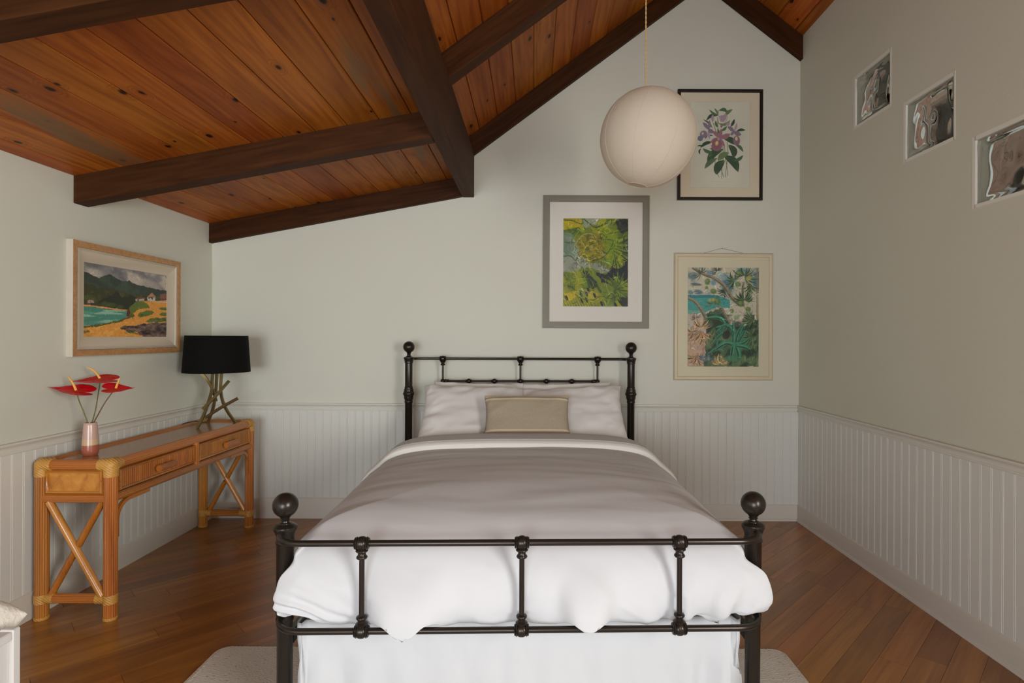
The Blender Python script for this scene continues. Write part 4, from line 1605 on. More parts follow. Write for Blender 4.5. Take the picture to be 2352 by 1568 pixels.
# ------------------------------------------------------------------ paper lantern
PX, PY, PZ, PR = 0.560, 2.80, 2.318, 0.2365
pen = thing('paper_lantern', 'round white paper lantern hanging on a braided cord', 'pendant lamp', (PX, PY, PZ))
ml = MB()
a0, a1 = math.radians(4), math.radians(180 - 11.5)
prof = []
for k in range(97):
    a = a0 + (a1 - a0) * k / 96
    prof.append((PR * math.sin(a) * (1.0 + 0.0), PR * 1.01 * math.cos(a)))
seg = lambda t, h: 1 - 0.006 * abs(math.cos(4 * t)) ** 6
ml.lathe(prof, (0, 0, 0), 'Z', 96, seg)
ml.f = [f for f in ml.f if len(f) == 4]
TILT = (math.radians(4), math.radians(12), math.radians(0))
glb = link('lantern_globe', ml.mesh('lantern_globe', 179), M['lantern'], pen, rot=TILT)
# seams and the wire hoop at the open bottom
sm = MB()
for q in range(8):
    t = 2 * PI * q / 8 + PI / 8
    sm.tube([((r + 0.0003) * math.cos(t), (r + 0.0003) * math.sin(t), z) for r, z in prof[3:]], 0.0009, 5)
sm.obj('lantern_seams', M['lantern'], glb, 60, kind='stuff')
rb, zb = prof[-1]
MB().tube([(rb * math.cos(2 * PI * k / 40), rb * math.sin(2 * PI * k / 40), zb) for k in range(40)], 0.0014, 6, closed=True).obj('bottom_hoop', M['lantern'], glb, 60)
MB().tube([(-rb * 0.7, 0, zb), (-rb * 0.7, 0, 0.1), (0, 0, PR * 0.98)], 0.0012, 6).obj('frame_wire', M['lantern'], glb, 60)
cordx = PX - 0.0125
zc0, zc1 = PZ + PR * 0.985, zs(cordx) - 0.001
cc = MB()
n = int((zc1 - zc0) / 0.0045)
for ph in (0, PI):
    cc.tube([(-0.0125 + 0.0022 * math.cos(ph + i * 0.62), 0.0022 * math.sin(ph + i * 0.62), zc0 - PZ + (zc1 - zc0) * i / n) for i in range(n + 1)], 0.0022, 6)
cc.obj('braided_cord', M['cordfab'], pen, 60)
MB().lathe([(0, 0.0), (0.045, 0.0), (0.05, -0.006), (0.045, -0.022), (0.012, -0.030), (0, -0.030)], (-0.0125, 0, zc1 - PZ + 0.028), 'Z', 28).obj('ceiling_canopy', M['trim'], pen, 40)
#@@SPLIT3

# ------------------------------------------------------------------ picture drawing kit (pigment per point, no image files)


class Art:
    def __init__(s, x0, y0, x1, y1, W, H, bg):
        s.b = (x0, y0, x1, y1)
        s.W, s.H = W, H
        xs = np.linspace(x0, x1, W)
        ys_ = np.linspace(y0, y1, H)
        s.X, s.Y = np.meshgrid(xs, ys_)
        s.a = np.zeros((H, W, 3)) + np.array(bg) / 255.0
        s.px = (x1 - x0) / (W - 1)
        s.rng = np.random.RandomState(3)

    def noise(s, sx, sy, seed, octs=3):
        out = np.zeros((s.H, s.W))
        amp, tot = 1.0, 0.0
        for o in range(octs):
            r = np.random.RandomState(seed * 17 + o)
            nx, ny = max(2, int(sx * 2 ** o)), max(2, int(sy * 2 ** o))
            g = r.rand(ny + 2, nx + 2)
            u = np.linspace(0, nx, s.W)
            v = np.linspace(0, ny, s.H)
            iu, iv = u.astype(int), v.astype(int)
            fu, fv = u - iu, v - iv
            fu, fv = fu * fu * (3 - 2 * fu), fv * fv * (3 - 2 * fv)
            A = g[np.ix_(iv, iu)] * (1 - fu) + g[np.ix_(iv, iu + 1)] * fu
            B = g[np.ix_(iv + 1, iu)] * (1 - fu) + g[np.ix_(iv + 1, iu + 1)] * fu
            out += amp * (A * (1 - fv[:, None]) + B * fv[:, None])
            tot += amp
            amp *= 0.5
        return out / tot

    def lay(s, mask, col, alpha=1.0):
        m = np.clip(mask, 0, 1)[..., None] * alpha
        c = np.array(col) / 255.0 if np.ndim(col) == 1 else col
        s.a = s.a * (1 - m) + c * m

    def win(s, xa, ya, xb, yb):
        p = s.px * 2
        i0 = np.searchsorted(s.X[0], xa - p)
        i1 = np.searchsorted(s.X[0], xb + p)
        j0 = np.searchsorted(s.Y[:, 0], ya - p)
        j1 = np.searchsorted(s.Y[:, 0], yb + p)
        return slice(max(0, j0), max(0, j1)), slice(max(0, i0), max(0, i1))

    def poly(s, pts, col, alpha=1.0, jit=0.0, seed=1):
        P = np.array(pts, float)
        X, Y = s.X, s.Y
        if jit:
            X = X + (s.noise(22, 22, seed) - 0.5) * jit * 2
            Y = Y + (s.noise(22, 22, seed + 5) - 0.5) * jit * 2
        ins = np.zeros(X.shape, bool)
        n = len(P)
        for i in range(n):
            x1, y1 = P[i]
            x2, y2 = P[(i + 1) % n]
            if y1 == y2: continue
            c = ((y1 > Y) != (y2 > Y)) & (X < (x2 - x1) * (Y - y1) / (y2 - y1) + x1)
            ins ^= c
        s.lay(ins.astype(float), col, alpha)
        return ins

    def stroke(s, pts, w0, w1, col, alpha=1.0, curve=True, mid=None):
        P = [Vector((p[0], p[1], 0)) for p in pts]
        if curve and len(P) > 2: P = catmull(P, 6)
        n = len(P)
        xs = [p.x for p in P]
        ys_ = [p.y for p in P]
        wm = max(w0, w1, mid or 0)
        sl = s.win(min(xs) - wm, min(ys_) - wm, max(xs) + wm, max(ys_) + wm)
        X, Y = s.X[sl], s.Y[sl]
        if X.size == 0: return
        best = np.full(X.shape, -1e9)
        for i in range(n - 1):
            ax, ay, bx, by = P[i].x, P[i].y, P[i + 1].x, P[i + 1].y
            dx, dy = bx - ax, by - ay
            L = dx * dx + dy * dy + 1e-9
            t = np.clip(((X - ax) * dx + (Y - ay) * dy) / L, 0, 1)
            d = np.hypot(X - ax - t * dx, Y - ay - t * dy)
            u = (i + t) / (n - 1)
            if mid is None:
                w = w0 + (w1 - w0) * u
            else:
                w = np.where(u < 0.5, w0 + (mid - w0) * np.sin(u * PI), w1 + (mid - w1) * np.sin(u * PI))
            best = np.maximum(best, w / 2 - d)
        m = np.clip(best / s.px + 0.5, 0, 1)[..., None] * alpha
        s.a[sl] = s.a[sl] * (1 - m) + np.array(col) / 255.0 * m

    def ell(s, cx, cy, rx, ry, col, alpha=1.0, rot=0.0, soft=0.0):
        c, q = math.cos(rot), math.sin(rot)
        dx, dy = s.X - cx, s.Y - cy
        d = np.hypot((dx * c + dy * q) / rx, (-dx * q + dy * c) / ry)
        m = np.clip((1 - d) * min(rx, ry) / max(s.px, soft * min(rx, ry)) + 0.5, 0, 1)
        s.lay(m, col, alpha)

    def leaf(s, p0, p1, w, col, bend=0.0, vein=None, alpha=1.0):
        dx, dy = p1[0] - p0[0], p1[1] - p0[1]
        m = (p0[0] + dx * 0.5 - dy * bend, p0[1] + dy * 0.5 + dx * bend)
        s.stroke([p0, m, p1], w * 0.12, w * 0.03, col, alpha, True, w)
        if vein:
            s.stroke([p0, m, p1], w * 0.10, w * 0.02, vein, 0.8)

    def flecks(s, n, length, w, seed=5, spread=0.45, lo=0.0):
        """short curved brush marks in the local colours"""
        R_ = np.random.RandomState(seed)
        fl = s.noise(6, 8, seed + 40, 2) * 12.0
        for k in range(n):
            j, i = R_.randint(s.H), R_.randint(s.W)
            if j < lo * s.H: continue
            c = s.a[j, i] * (1 + spread * (R_.rand(3) * 0.25 + R_.rand() - 0.6)) * 255
            a = fl[j, i] + R_.rand() * 0.6
            L = length * (0.4 + R_.rand())
            x, y = s.X[j, i], s.Y[j, i]
            p1 = (x + L * math.cos(a), y + L * math.sin(a))
            p2 = (p1[0] + L * math.cos(a + 0.7), p1[1] + L * math.sin(a + 0.7))
            s.stroke([(x, y), p1, p2], w * (0.4 + R_.rand()), w * 0.3, np.clip(c, 0, 255), 0.85)

    def object(s, name, w, h, mat, parent, loc, gain=1.35):
        """panel of w x h metres, x right, z up, facing -y; top row of the array is the top"""
        H, W = s.H, s.W
        xs = np.linspace(-w / 2, w / 2, W)
        zz = np.linspace(h / 2, -h / 2, H)
        XX, ZZ = np.meshgrid(xs, zz)
        v = np.stack([XX, np.zeros_like(XX), ZZ], -1).reshape(-1, 3)
        idx = np.arange(H * W).reshape(H, W)
        f = np.stack([idx[:-1, :-1], idx[1:, :-1], idx[1:, 1:], idx[:-1, 1:]], -1).reshape(-1, 4)
        me = bpy.data.meshes.new(name)
        me.vertices.add(len(v))
        me.vertices.foreach_set('co', v.ravel())
        me.loops.add(f.size)
        me.loops.foreach_set('vertex_index', f.ravel().astype(np.int32))
        me.polygons.add(len(f))
        me.polygons.foreach_set('loop_start', np.arange(0, f.size, 4, dtype=np.int32))
        me.update(calc_edges=True)
        c = np.clip(s.a, 0, 1).reshape(-1, 3)
        l = np.where(c <= 0.04045, c / 12.92, ((c + 0.055) / 1.055) ** 2.4)
        l = np.clip(l * gain, 0, 0.92)
        ca = me.color_attributes.new('pigment', 'FLOAT_COLOR', 'POINT')
        ca.data.foreach_set('color', np.concatenate([l, np.ones((len(l), 1))], 1).astype(np.float32).ravel())
        me.materials.append(mat)
        return link(name, me, None, parent, loc=loc)


# ---- coast landscape in oils
def art_coast():
    A = Art(0, 0, 100, 66, 250, 250, (120, 118, 118))
    def U(cx, cy):
        # photo crop to canvas units (0-100 across, 0-66 down)
        px = 140 + cx / 5.228
        Yd = 2.355 * 1300 / (1226 - px)
        Y0, Y1 = 2.952, 3.622
        u = (Yd - Y0) / (Y1 - Y0)
        f = (cx - 258) / (1262 - 258)
        top, bot = 290 + f * 178, 1288 - f * 8
        return (100 * u, 66 * (cy - top) / (bot - top))
    pol = lambda pts, col, jit=0.0, seed=1, alpha=1.0: A.poly([U(*p) for p in pts], col, alpha, jit, seed)
    n1, n2, n3 = A.noise(5, 6, 1, 4), A.noise(9, 9, 2, 4), A.noise(26, 20, 4, 3)
    # clouds
    A.lay(np.clip((n1 - 0.44) * 7, 0, 1), (152, 146, 138))
    A.lay(np.clip((n1 - 0.56) * 8, 0, 1), (178, 168, 154))
    A.lay(np.clip((n2 - 0.55) * 7, 0, 1), (98, 96, 100), 0.8)
    A.ell(*U(390, 470), 9, 4, (186, 178, 164), 0.7, 0.1, 0.8)
    A.ell(*U(1000, 590), 22, 4.5, (176, 166, 154), 0.6, 0.15, 0.8)
    A.ell(*U(330, 330), 12, 4.5, (88, 88, 92), 0.6, 0.1, 0.8)
    # ridges
    pol([(240, 455), (300, 462), (365, 492), (440, 530), (490, 505), (560, 488), (640, 520), (740, 570), (800, 565), (900, 610), (1010, 640), (1110, 660), (1262, 690), (1262, 900), (240, 900)], (44, 56, 46), 1.2)
    A.lay(np.clip((n2 - 0.5) * 5, 0, 1) * (A.Y > 12) * (A.Y < 34) * (A.a[..., 1] < 0.26), (58, 74, 58), 0.7)
    pol([(240, 590), (330, 600), (430, 640), (560, 650), (700, 690), (880, 740), (1262, 780), (1262, 960), (240, 960)], (50, 52, 26), 2.0, 3)
    A.lay(np.clip((n3 - 0.50) * 6, 0, 1) * (A.Y > 24) * (A.Y < 44) * (A.a[..., 0] < 0.26), (70, 72, 30), 0.75)
    pol([(600, 740), (640, 700), (690, 715), (720, 760), (760, 770), (830, 745), (890, 770), (880, 830), (820, 890), (780, 910), (600, 890), (500, 860), (420, 830), (470, 790)], (28, 34, 16), 2.0, 6)
    for cx, cy, r in ((520, 850, 5), (600, 860, 5), (360, 800, 5), (700, 880, 4), (300, 770, 4)):
        A.ell(*U(cx, cy), r, r * 0.45, (74, 88, 34), 0.6, 0, 0.7)
    pol([(305, 800), (340, 795), (375, 800), (390, 835), (310, 838)], (158, 128, 118), 0.3)
    # beach and bay
    pol([(240, 852), (350, 862), (500, 880), (650, 905), (790, 918), (790, 935), (620, 915), (400, 884), (240, 872)], (204, 142, 82))
    w = pol([(240, 872), (400, 886), (620, 916), (788, 936), (780, 995), (700, 1045), (560, 1085), (400, 1108), (240, 1118)], (66, 128, 110), 0.3)
    A.lay(w * np.clip((A.noise(3, 26, 9, 3) - 0.48) * 6, 0, 1), (92, 152, 132), 0.8)
    A.lay(w * np.clip((A.noise(4, 30, 12, 2) - 0.62) * 9, 0, 1), (170, 196, 172), 0.7)
    A.lay(w * np.clip((A.Y - 46) / 12, 0, 1), (44, 100, 96), 0.45)
    # sand headland
    pol([(240, 1118), (400, 1105), (560, 1082), (690, 1050), (790, 1000), (830, 960), (880, 930), (900, 820), (1262, 800), (1262, 1290), (240, 1290)], (206, 142, 58), 0.6, 8)
    A.lay(np.clip((n3 - 0.52) * 6, 0, 1) * (A.Y > 50) * (A.a[..., 0] > 0.7), (224, 166, 84), 0.8)
    A.lay(np.clip((A.noise(12, 30, 15, 3) - 0.58) * 8, 0, 1) * (A.Y > 54) * (A.a[..., 0] > 0.7), (138, 100, 80), 0.6)
    # grass
    g = (88, 104, 34)
    pol([(815, 880), (870, 825), (950, 812), (1020, 840), (1050, 880), (1000, 900), (900, 925), (830, 985), (790, 995), (770, 990), (800, 930)], g, 1.0, 9)
    pol([(905, 985), (940, 945), (1000, 925), (1070, 922), (1105, 945), (1080, 975), (1000, 1000), (940, 1008)], g, 0.8, 10)
    pol([(1000, 1065), (1060, 1020), (1130, 1010), (1180, 1020), (1262, 1000), (1262, 1060), (1150, 1070)], g, 1.0, 11)
    pol([(1160, 905), (1200, 888), (1262, 888), (1262, 920), (1190, 920)], g, 0.6, 12)
    pol([(1165, 970), (1210, 950), (1262, 952), (1262, 990), (1200, 992)], g, 0.6, 13)
    pol([(240, 1120), (400, 1100), (520, 1085), (640, 1055), (780, 1010), (860, 965), (880, 990), (760, 1040), (600, 1090), (420, 1125), (250, 1140)], (76, 82, 30), 1.0, 14)
    pol([(250, 1175), (320, 1170), (340, 1190), (250, 1205)], (96, 98, 40), 0.5)
    pol([(770, 1170), (830, 1160), (880, 1190), (930, 1215), (820, 1205)], (96, 104, 40), 0.8)
    gm = (A.a[..., 1] > A.a[..., 0] * 1.08) * (A.a[..., 2] < A.a[..., 1] * 0.6) * (A.Y > 42)
    A.lay(gm * np.clip((n3 - 0.5) * 7, 0, 1), (62, 74, 26), 0.8)
    pol([(780, 930), (810, 905), (822, 960), (800, 995), (776, 996)], (84, 36, 26), 0.3)
    # rocks
    r = pol([(690, 1130), (820, 1110), (950, 1095), (1100, 1075), (1262, 1072), (1262, 1290), (1040, 1285), (960, 1230), (880, 1190), (760, 1165)], (92, 72, 64), 2.0, 16)
    rn = A.noise(16, 34, 21, 3)
    A.lay(r * np.clip((rn - 0.52) * 10, 0, 1), (44, 32, 32))
    A.lay(r * np.clip((0.40 - rn) * 10, 0, 1), (132, 108, 96), 0.8)
    # houses
    pol([(1022, 765), (1065, 772), (1118, 765), (1116, 808), (1065, 812), (1026, 806)], (184, 178, 168))
    pol([(1020, 762), (1080, 706), (1130, 764), (1075, 760)], (168, 122, 84))
    pol([(1036, 768), (1054, 770), (1052, 784), (1036, 780)], (58, 62, 70))
    pol([(1072, 770), (1092, 770), (1092, 788), (1074, 788)], (66, 72, 80))
    pol([(1180, 725), (1262, 722), (1262, 790), (1176, 780)], (122, 80, 66))
    pol([(1176, 775), (1262, 780), (1262, 800), (1180, 795)], (104, 66, 54))
    pol([(1118, 808), (1262, 820), (1262, 834), (1118, 822)], (180, 168, 154))
    pol([(878, 782), (930, 765), (1000, 768), (996, 782), (940, 778), (884, 792)], (128, 70, 50))
    pol([(880, 790), (990, 780), (990, 806), (884, 812)], (166, 160, 152))
    pol([(900, 794), (925, 790), (925, 808), (902, 808)], (70, 66, 70))
    A.flecks(500, 1.1, 0.7, 6, 0.35)
    A.a *= (0.94 + 0.12 * A.noise(60, 60, 30, 2))[..., None]
    return A


# ---- green abstract foliage
def art_green():
    A = Art(290, 322, 980, 1258, 230, 310, (112, 128, 42))
    n1, n2, n3, n4 = A.noise(4, 5, 1, 4), A.noise(8, 10, 2, 3), A.noise(20, 6, 3, 3), A.noise(7, 9, 14, 4)
    A.lay(np.clip((n1 - 0.50) * 8, 0, 1), (84, 104, 40))
    A.lay(np.clip((n2 - 0.56) * 9, 0, 1), (148, 152, 36))
    grey = (150, 154, 142)
    A.poly([(500, 322), (700, 322), (640, 390), (540, 430), (480, 400)], grey, 0.8, 14, 4)
    A.poly([(290, 520), (400, 540), (470, 700), (560, 790), (700, 800), (800, 880), (700, 900), (560, 840), (420, 880), (290, 900)], grey, 0.85, 18, 5)
    A.poly([(290, 470), (380, 480), (430, 640), (420, 720), (290, 720)], (112, 132, 108), 0.85, 10, 6)
    A.poly([(290, 322), (480, 322), (500, 400), (380, 430), (290, 440)], (178, 158, 30), 0.95, 12, 7)
    A.poly([(440, 500), (620, 470), (780, 540), (790, 640), (720, 720), (560, 810), (480, 720), (430, 620)], (134, 124, 34), 0.9, 20, 8)
    for k in range(60):
        a = A.rng.rand() * 6.28
        r = A.rng.rand() ** 0.6
        x, y = 610 + 190 * r * math.cos(a), 630 + 150 * r * math.sin(a)
        A.ell(x, y, 8 + 26 * A.rng.rand(), 6 + 18 * A.rng.rand(), [(186, 168, 28), (150, 146, 32), (92, 92, 36), (170, 160, 96), (74, 78, 34)][k % 5], 0.6, A.rng.rand() * 3, 0.5)
    navy = (38, 44, 48)
    A.poly([(850, 340), (980, 330), (980, 460), (900, 480), (860, 430)], navy, 0.85, 14, 9)
    A.poly([(640, 890), (740, 930), (800, 830), (880, 860), (980, 760), (980, 1010), (860, 960), (760, 1010), (700, 1000)], navy, 1.0, 16, 10)
    A.poly([(860, 1160), (980, 1160), (980, 1258), (930, 1258), (880, 1220)], navy, 0.9, 8, 11)
    A.poly([(860, 520), (980, 540), (980, 740), (900, 680)], (58, 70, 56), 0.8, 12, 12)
    # broad leaf mass on the right and its fingers
    A.poly([(700, 420), (840, 430), (880, 560), (850, 700), (760, 740), (720, 620)], (120, 138, 30), 0.8, 18, 13)
    for i, (x, y) in enumerate(((980, 520), (985, 600), (980, 670), (975, 740), (905, 860), (860, 840), (800, 860))):
        A.leaf((760 + 10 * i, 560 + 22 * i), (x, y), 46, (118, 140, 34), 0.1, (70, 92, 30))
        A.stroke([(800 + 6 * i, 590 + 22 * i), ((800 + x) / 2 + 20, (590 + 22 * i + y) / 2 + 18), (x, y + 22)], 3, 12, navy, 0.9)
    # palm fan lower right
    for i, (x, y) in enumerate(((700, 950), (760, 930), (820, 900), (870, 880), (935, 890), (978, 960), (980, 1020), (980, 1085), (975, 1150), (900, 1200), (820, 1230), (740, 1150))):
        A.leaf((850, 1070), (x, y), 30, [(112, 138, 40), (96, 120, 40), (126, 146, 52)][i % 3], 0.08, (54, 76, 30))
        A.stroke([(850, 1070), ((850 + x) / 2 + 8, (1070 + y) / 2 + 9), (x + 12, y + 16)], 2, 9, navy, 0.8)
    for i, (x, y) in enumerate(((560, 930), (600, 980), (640, 1040), (690, 1100), (640, 1150), (580, 1110))):
        A.stroke([(500, 880), ((500 + x) / 2 + 14, (880 + y) / 2 - 8), (x, y)], 5, 22, navy if i % 2 == 0 else (60, 84, 40), 0.95, True, 24)
    # lower left yellow blades and ink drops
    A.poly([(290, 1050), (420, 1080), (620, 1060), (720, 1150), (720, 1258), (290, 1258)], (150, 150, 44), 0.75, 20, 15)
    A.poly([(300, 1120), (420, 1090), (440, 1150), (330, 1210)], (190, 168, 32), 0.9, 10, 16)
    A.poly([(520, 1080), (660, 1110), (670, 1180), (560, 1170)], (186, 166, 44), 0.8, 10, 17)
    for (x, y) in ((480, 1130), (540, 1125), (625, 1140), (490, 1200), (540, 1190), (700, 1225), (850, 1240), (330, 1170), (560, 1085)):
        A.ell(x, y, 13, 30, navy, 0.95, -0.4)
    for i in range(22):
        x = 310 + i * 14
        A.stroke([(x, 1258), (x - 40, 1180 - 3 * (i % 5))], 3, 2, (46, 54, 34) if i % 2 else (196, 184, 70), 0.8)
    for i in range(10):
        A.stroke([(480 + i * 12, 1060 + i * 6), (430 + i * 12, 1130 + i * 6)], 3, 1, (178, 186, 170), 0.8)
    for i in range(13):
        A.stroke([(720 + i * 9, 1215), (722 + i * 9, 1252)], 3, 2, (120, 146, 120), 0.8)
    # combed white arcs at the left
    for i in range(12):
        A.stroke([(290 + i * 9, 500 + i * 2), (370 + i * 6, 620), (330 + i * 8, 760), (292, 830 + i * 6)], 1.5, 1.5, (186, 196, 184), 0.45)
    # brush lines
    dk = (62, 88, 40)
    for pts, w in (([(290, 340), (380, 345), (440, 370), (495, 380), (490, 325)], 11), ([(290, 575), (380, 585), (440, 575)], 8), ([(290, 725), (370, 725), (420, 770), (440, 735)], 12), ([(360, 470), (400, 480), (440, 420), (480, 450)], 14), ([(510, 330), (570, 380), (640, 420), (760, 370)], 12), ([(760, 480), (850, 470), (975, 420)], 10), ([(470, 880), (490, 840), (520, 880), (600, 880)], 10), ([(420, 1130), (480, 1170), (600, 1190), (700, 1150), (850, 1190)], 9), ([(720, 1150), (800, 1170), (880, 1140)], 10), ([(560, 760), (660, 760), (760, 690), (820, 560), (740, 548)], 7), ([(330, 1035), (430, 1090)], 16)):
        A.stroke(pts, w, w * 0.7, dk if w > 7 else navy, 0.9)
    A.stroke([(500, 890), (580, 950), (640, 1000)], 8, 22, navy, 0.95)
    A.stroke([(640, 420), (720, 380), (790, 330)], 14, 6, (60, 72, 52), 0.9)
    wh, ye = (204, 206, 170), (206, 196, 40)
    for pts, c, w in (([(640, 525), (580, 485), (500, 500), (430, 580), (410, 650), (440, 710), (490, 735)], wh, 4), ([(470, 540), (520, 640), (490, 720), (560, 770), (640, 740)], ye, 5), ([(920, 540), (870, 580), (840, 660)], ye, 4), ([(850, 655), (910, 690), (880, 740), (910, 810), (860, 760)], ye, 4), ([(700, 770), (770, 800), (800, 850), (770, 880), (720, 850)], wh, 4), ([(730, 440), (760, 425), (790, 460), (750, 480), (728, 455)], ye, 5), ([(400, 930), (430, 935), (420, 955), (392, 940)], ye, 4), ([(330, 1050), (340, 1010), (440, 970), (560, 960)], ye, 3), ([(575, 810), (570, 880), (530, 940)], ye, 3), ([(880, 335), (800, 370), (730, 400)], wh, 3), ([(975, 595), (955, 630), (980, 675)], wh, 4), ([(470, 440), (420, 510), (380, 575)], ye, 3), ([(620, 390), (650, 340), (690, 325)], wh, 3), ([(390, 1025), (420, 1010), (425, 1035), (395, 1035)], ye, 3), ([(740, 980), (760, 1070), (800, 1140)], wh, 3)):
        A.stroke(pts, w, w, c, 0.9)
    A.ell(668, 466, 10, 12, (200, 180, 80))
    for k in range(90):
        x, y = 430 + 320 * A.rng.rand(), 500 + 330 * A.rng.rand()
        A.ell(x, y, 3 + 3 * A.rng.rand(), 3 + 4 * A.rng.rand(), (54, 62, 34), 0.8)
    A.flecks(420, 26, 9, 8, 0.9)
    A.flecks(160, 40, 4, 9, 1.2)
    A.a *= (0.90 + 0.2 * n4)[..., None]
    return A


# ---- botanical plate
def art_orchid():
    A = Art(305, 225, 1070, 1335, 250, 360, (184, 182, 167))
    A.a *= (0.97 + 0.06 * A.noise(4, 5, 3, 3))[..., None]
    g1, g2, g3 = (52, 72, 54), (74, 98, 70), (98, 116, 76)
    pk, mv, lv = (142, 104, 110), (122, 108, 122), (156, 136, 146)
    # stems
    for p in ([(725, 800), (730, 930), (715, 1100), (712, 1215)], [(780, 750), (790, 900), (770, 1080), (755, 1195)], [(745, 800), (760, 950), (780, 1080), (792, 1178)], [(620, 980), (640, 1090), (672, 1195)], [(660, 400), (668, 340), (700, 320)], [(700, 1080), (725, 1160), (738, 1195)], [(655, 440), (660, 560), (690, 700)], [(600, 500), (640, 620), (690, 690)]):
        A.stroke(p, 7, 6, (94, 98, 66))
    # leaves
    for p0, p1, w, c, b in (((725, 838), (525, 1030), 92, g1, 0.16), ((590, 880), (465, 830), 44, g2, -0.1), ((585, 900), (550, 940), 40, g2, 0.1), ((650, 955), (490, 1090), 62, g2, 0.10), ((742, 985), (640, 1165), 104, g1, 0.14), ((742, 925), (925, 1130), 104, g1, -0.16), ((800, 785), (865, 950), 84, g1, -0.20), ((865, 985), (988, 914), 44, g2, 0.12), ((740, 700), (890, 780), 74, g1, -0.15), ((880, 770), (990, 872), 40, g2, -0.1), ((590, 745), (432, 820), 44, g1, 0.12), ((470, 800), (390, 800), 18, g1, 0.1), ((440, 830), (432, 905), 22, g1, 0.2), ((800, 885), (660, 985), 76, g3, 0.12), ((560, 830), (700, 810), 46, g2, 0.1), ((660, 400), (508, 468), 42, g1, 0.18), ((680, 340), (780, 362), 46, g2, -0.25), ((745, 415), (848, 322), 44, g3, -0.08), ((660, 505), (820, 464), 34, g3, 0.22), ((826, 545), (873, 448), 36, g1, 0.05), ((900, 605), (1015, 590), 34, g1, -0.1), ((470, 455), (590, 570), 24, g2, -0.1), ((700, 600), (775, 540), 34, g2, 0.1), ((520, 655), (600, 662), 16, g1, 0.0), ((525, 660), (495, 705), 12, g1, 0.0), ((660, 650), (655, 570), 26, g2, 0.1), ((655, 395), (545, 325), 26, g2, -0.1), ((655, 395), (610, 310), 26, g3, 0.1), ((655, 395), (575, 365), 22, g2, -0.1), ((630, 470), (660, 560), 30, g2, 0.1)):
        A.leaf(p0, p1, w, c, b)
        dx, dy = p1[0] - p0[0], p1[1] - p0[1]
        L = math.hypot(dx, dy)
        if w > 55:
            for s in (-0.32, -0.16, 0, 0.16, 0.32):
                m = (p0[0] + dx * 0.5 - dy * b - dy / L * w * s, p0[1] + dy * 0.5 + dx * b + dx / L * w * s)
                A.stroke([p0, m, p1], 2.2, 1.2, (112, 132, 104), 0.75)
    # blooms
    def petal(p0, p1, w, c, b=0.0):
        A.leaf(p0, p1, w, c, b)
        dx, dy = p1[0] - p0[0], p1[1] - p0[1]
        L = math.hypot(dx, dy)
        for s in (-0.2, 0.1):
            m = (p0[0] + dx * 0.5 - dy * b - dy / L * w * s, p0[1] + dy * 0.5 + dx * b + dx / L * w * s)
            A.stroke([p0, m, p1], 2, 1, tuple(v * 0.82 for v in c), 0.8)
    for p1, w in (((585, 605), 52), ((700, 572), 44), ((820, 640), 66), ((560, 760), 46), ((750, 800), 52)):
        petal((680, 690), p1, w, pk, 0.06)
    A.ell(645, 775, 62, 72, (128, 88, 98), 1, 0.1)
    for k in range(11):
        a = PI * (0.05 + 0.9 * k / 10)
        A.ell(645 + 58 * math.cos(a), 785 + 64 * math.sin(a), 15, 13, (136, 96, 106))
    A.ell(646, 762, 26, 36, (160, 132, 96), 1, 0.2)
    A.ell(646, 758, 15, 24, (196, 182, 128), 1, 0.2)
    A.ell(668, 706, 16, 20, (150, 140, 150))
    for p1, w, c in (((785, 545), 46, mv), ((905, 495), 28, lv), ((960, 650), 58, mv), ((830, 660), 36, mv)):
        petal((865, 610), p1, w, c, 0.05)
    A.ell(900, 725, 46, 62, (124, 98, 112))
    A.ell(898, 700, 17, 26, (190, 176, 128))
    for p1, w, c in (((465, 495), 48, mv), ((550, 465), 36, mv), ((555, 710), 34, lv), ((600, 620), 56, mv)):
        petal((540, 585), p1, w, c, 0.05)
    A.ell(475, 645, 46, 48, mv, 1, 0.4)
    A.ell(432, 700, 34, 36, (108, 108, 122))
    A.ell(464, 635, 13, 17, (184, 174, 140))
    petal((590, 490), (592, 388), 38, lv, 0.0)
    A.poly([(665, 410), (720, 400), (760, 375), (778, 400), (765, 450), (730, 490), (690, 480)], lv, 1, 4)
    A.stroke([(655, 430), (670, 500), (730, 512), (775, 450), (775, 380)], 9, 5, (128, 128, 90))
    for q in (700, 722, 744):
        A.stroke([(q, 400), (q + 6, 440), (q - 4, 480)], 3, 2, (120, 100, 114))
    petal((760, 520), (808, 490), 40, lv, 0.2)
    petal((700, 560), (715, 510), 30, mv, 0.0)
    # faint caption line
    for k in range(34):
        A.stroke([(575 + k * 7, 1256), (579 + k * 7, 1258 + (k % 3))], 2, 2, (132, 130, 118), 0.55)
    for k in range(16):
        A.stroke([(640 + k * 7, 1288), (643 + k * 7, 1289)], 2, 2, (140, 138, 126), 0.4)
    return A


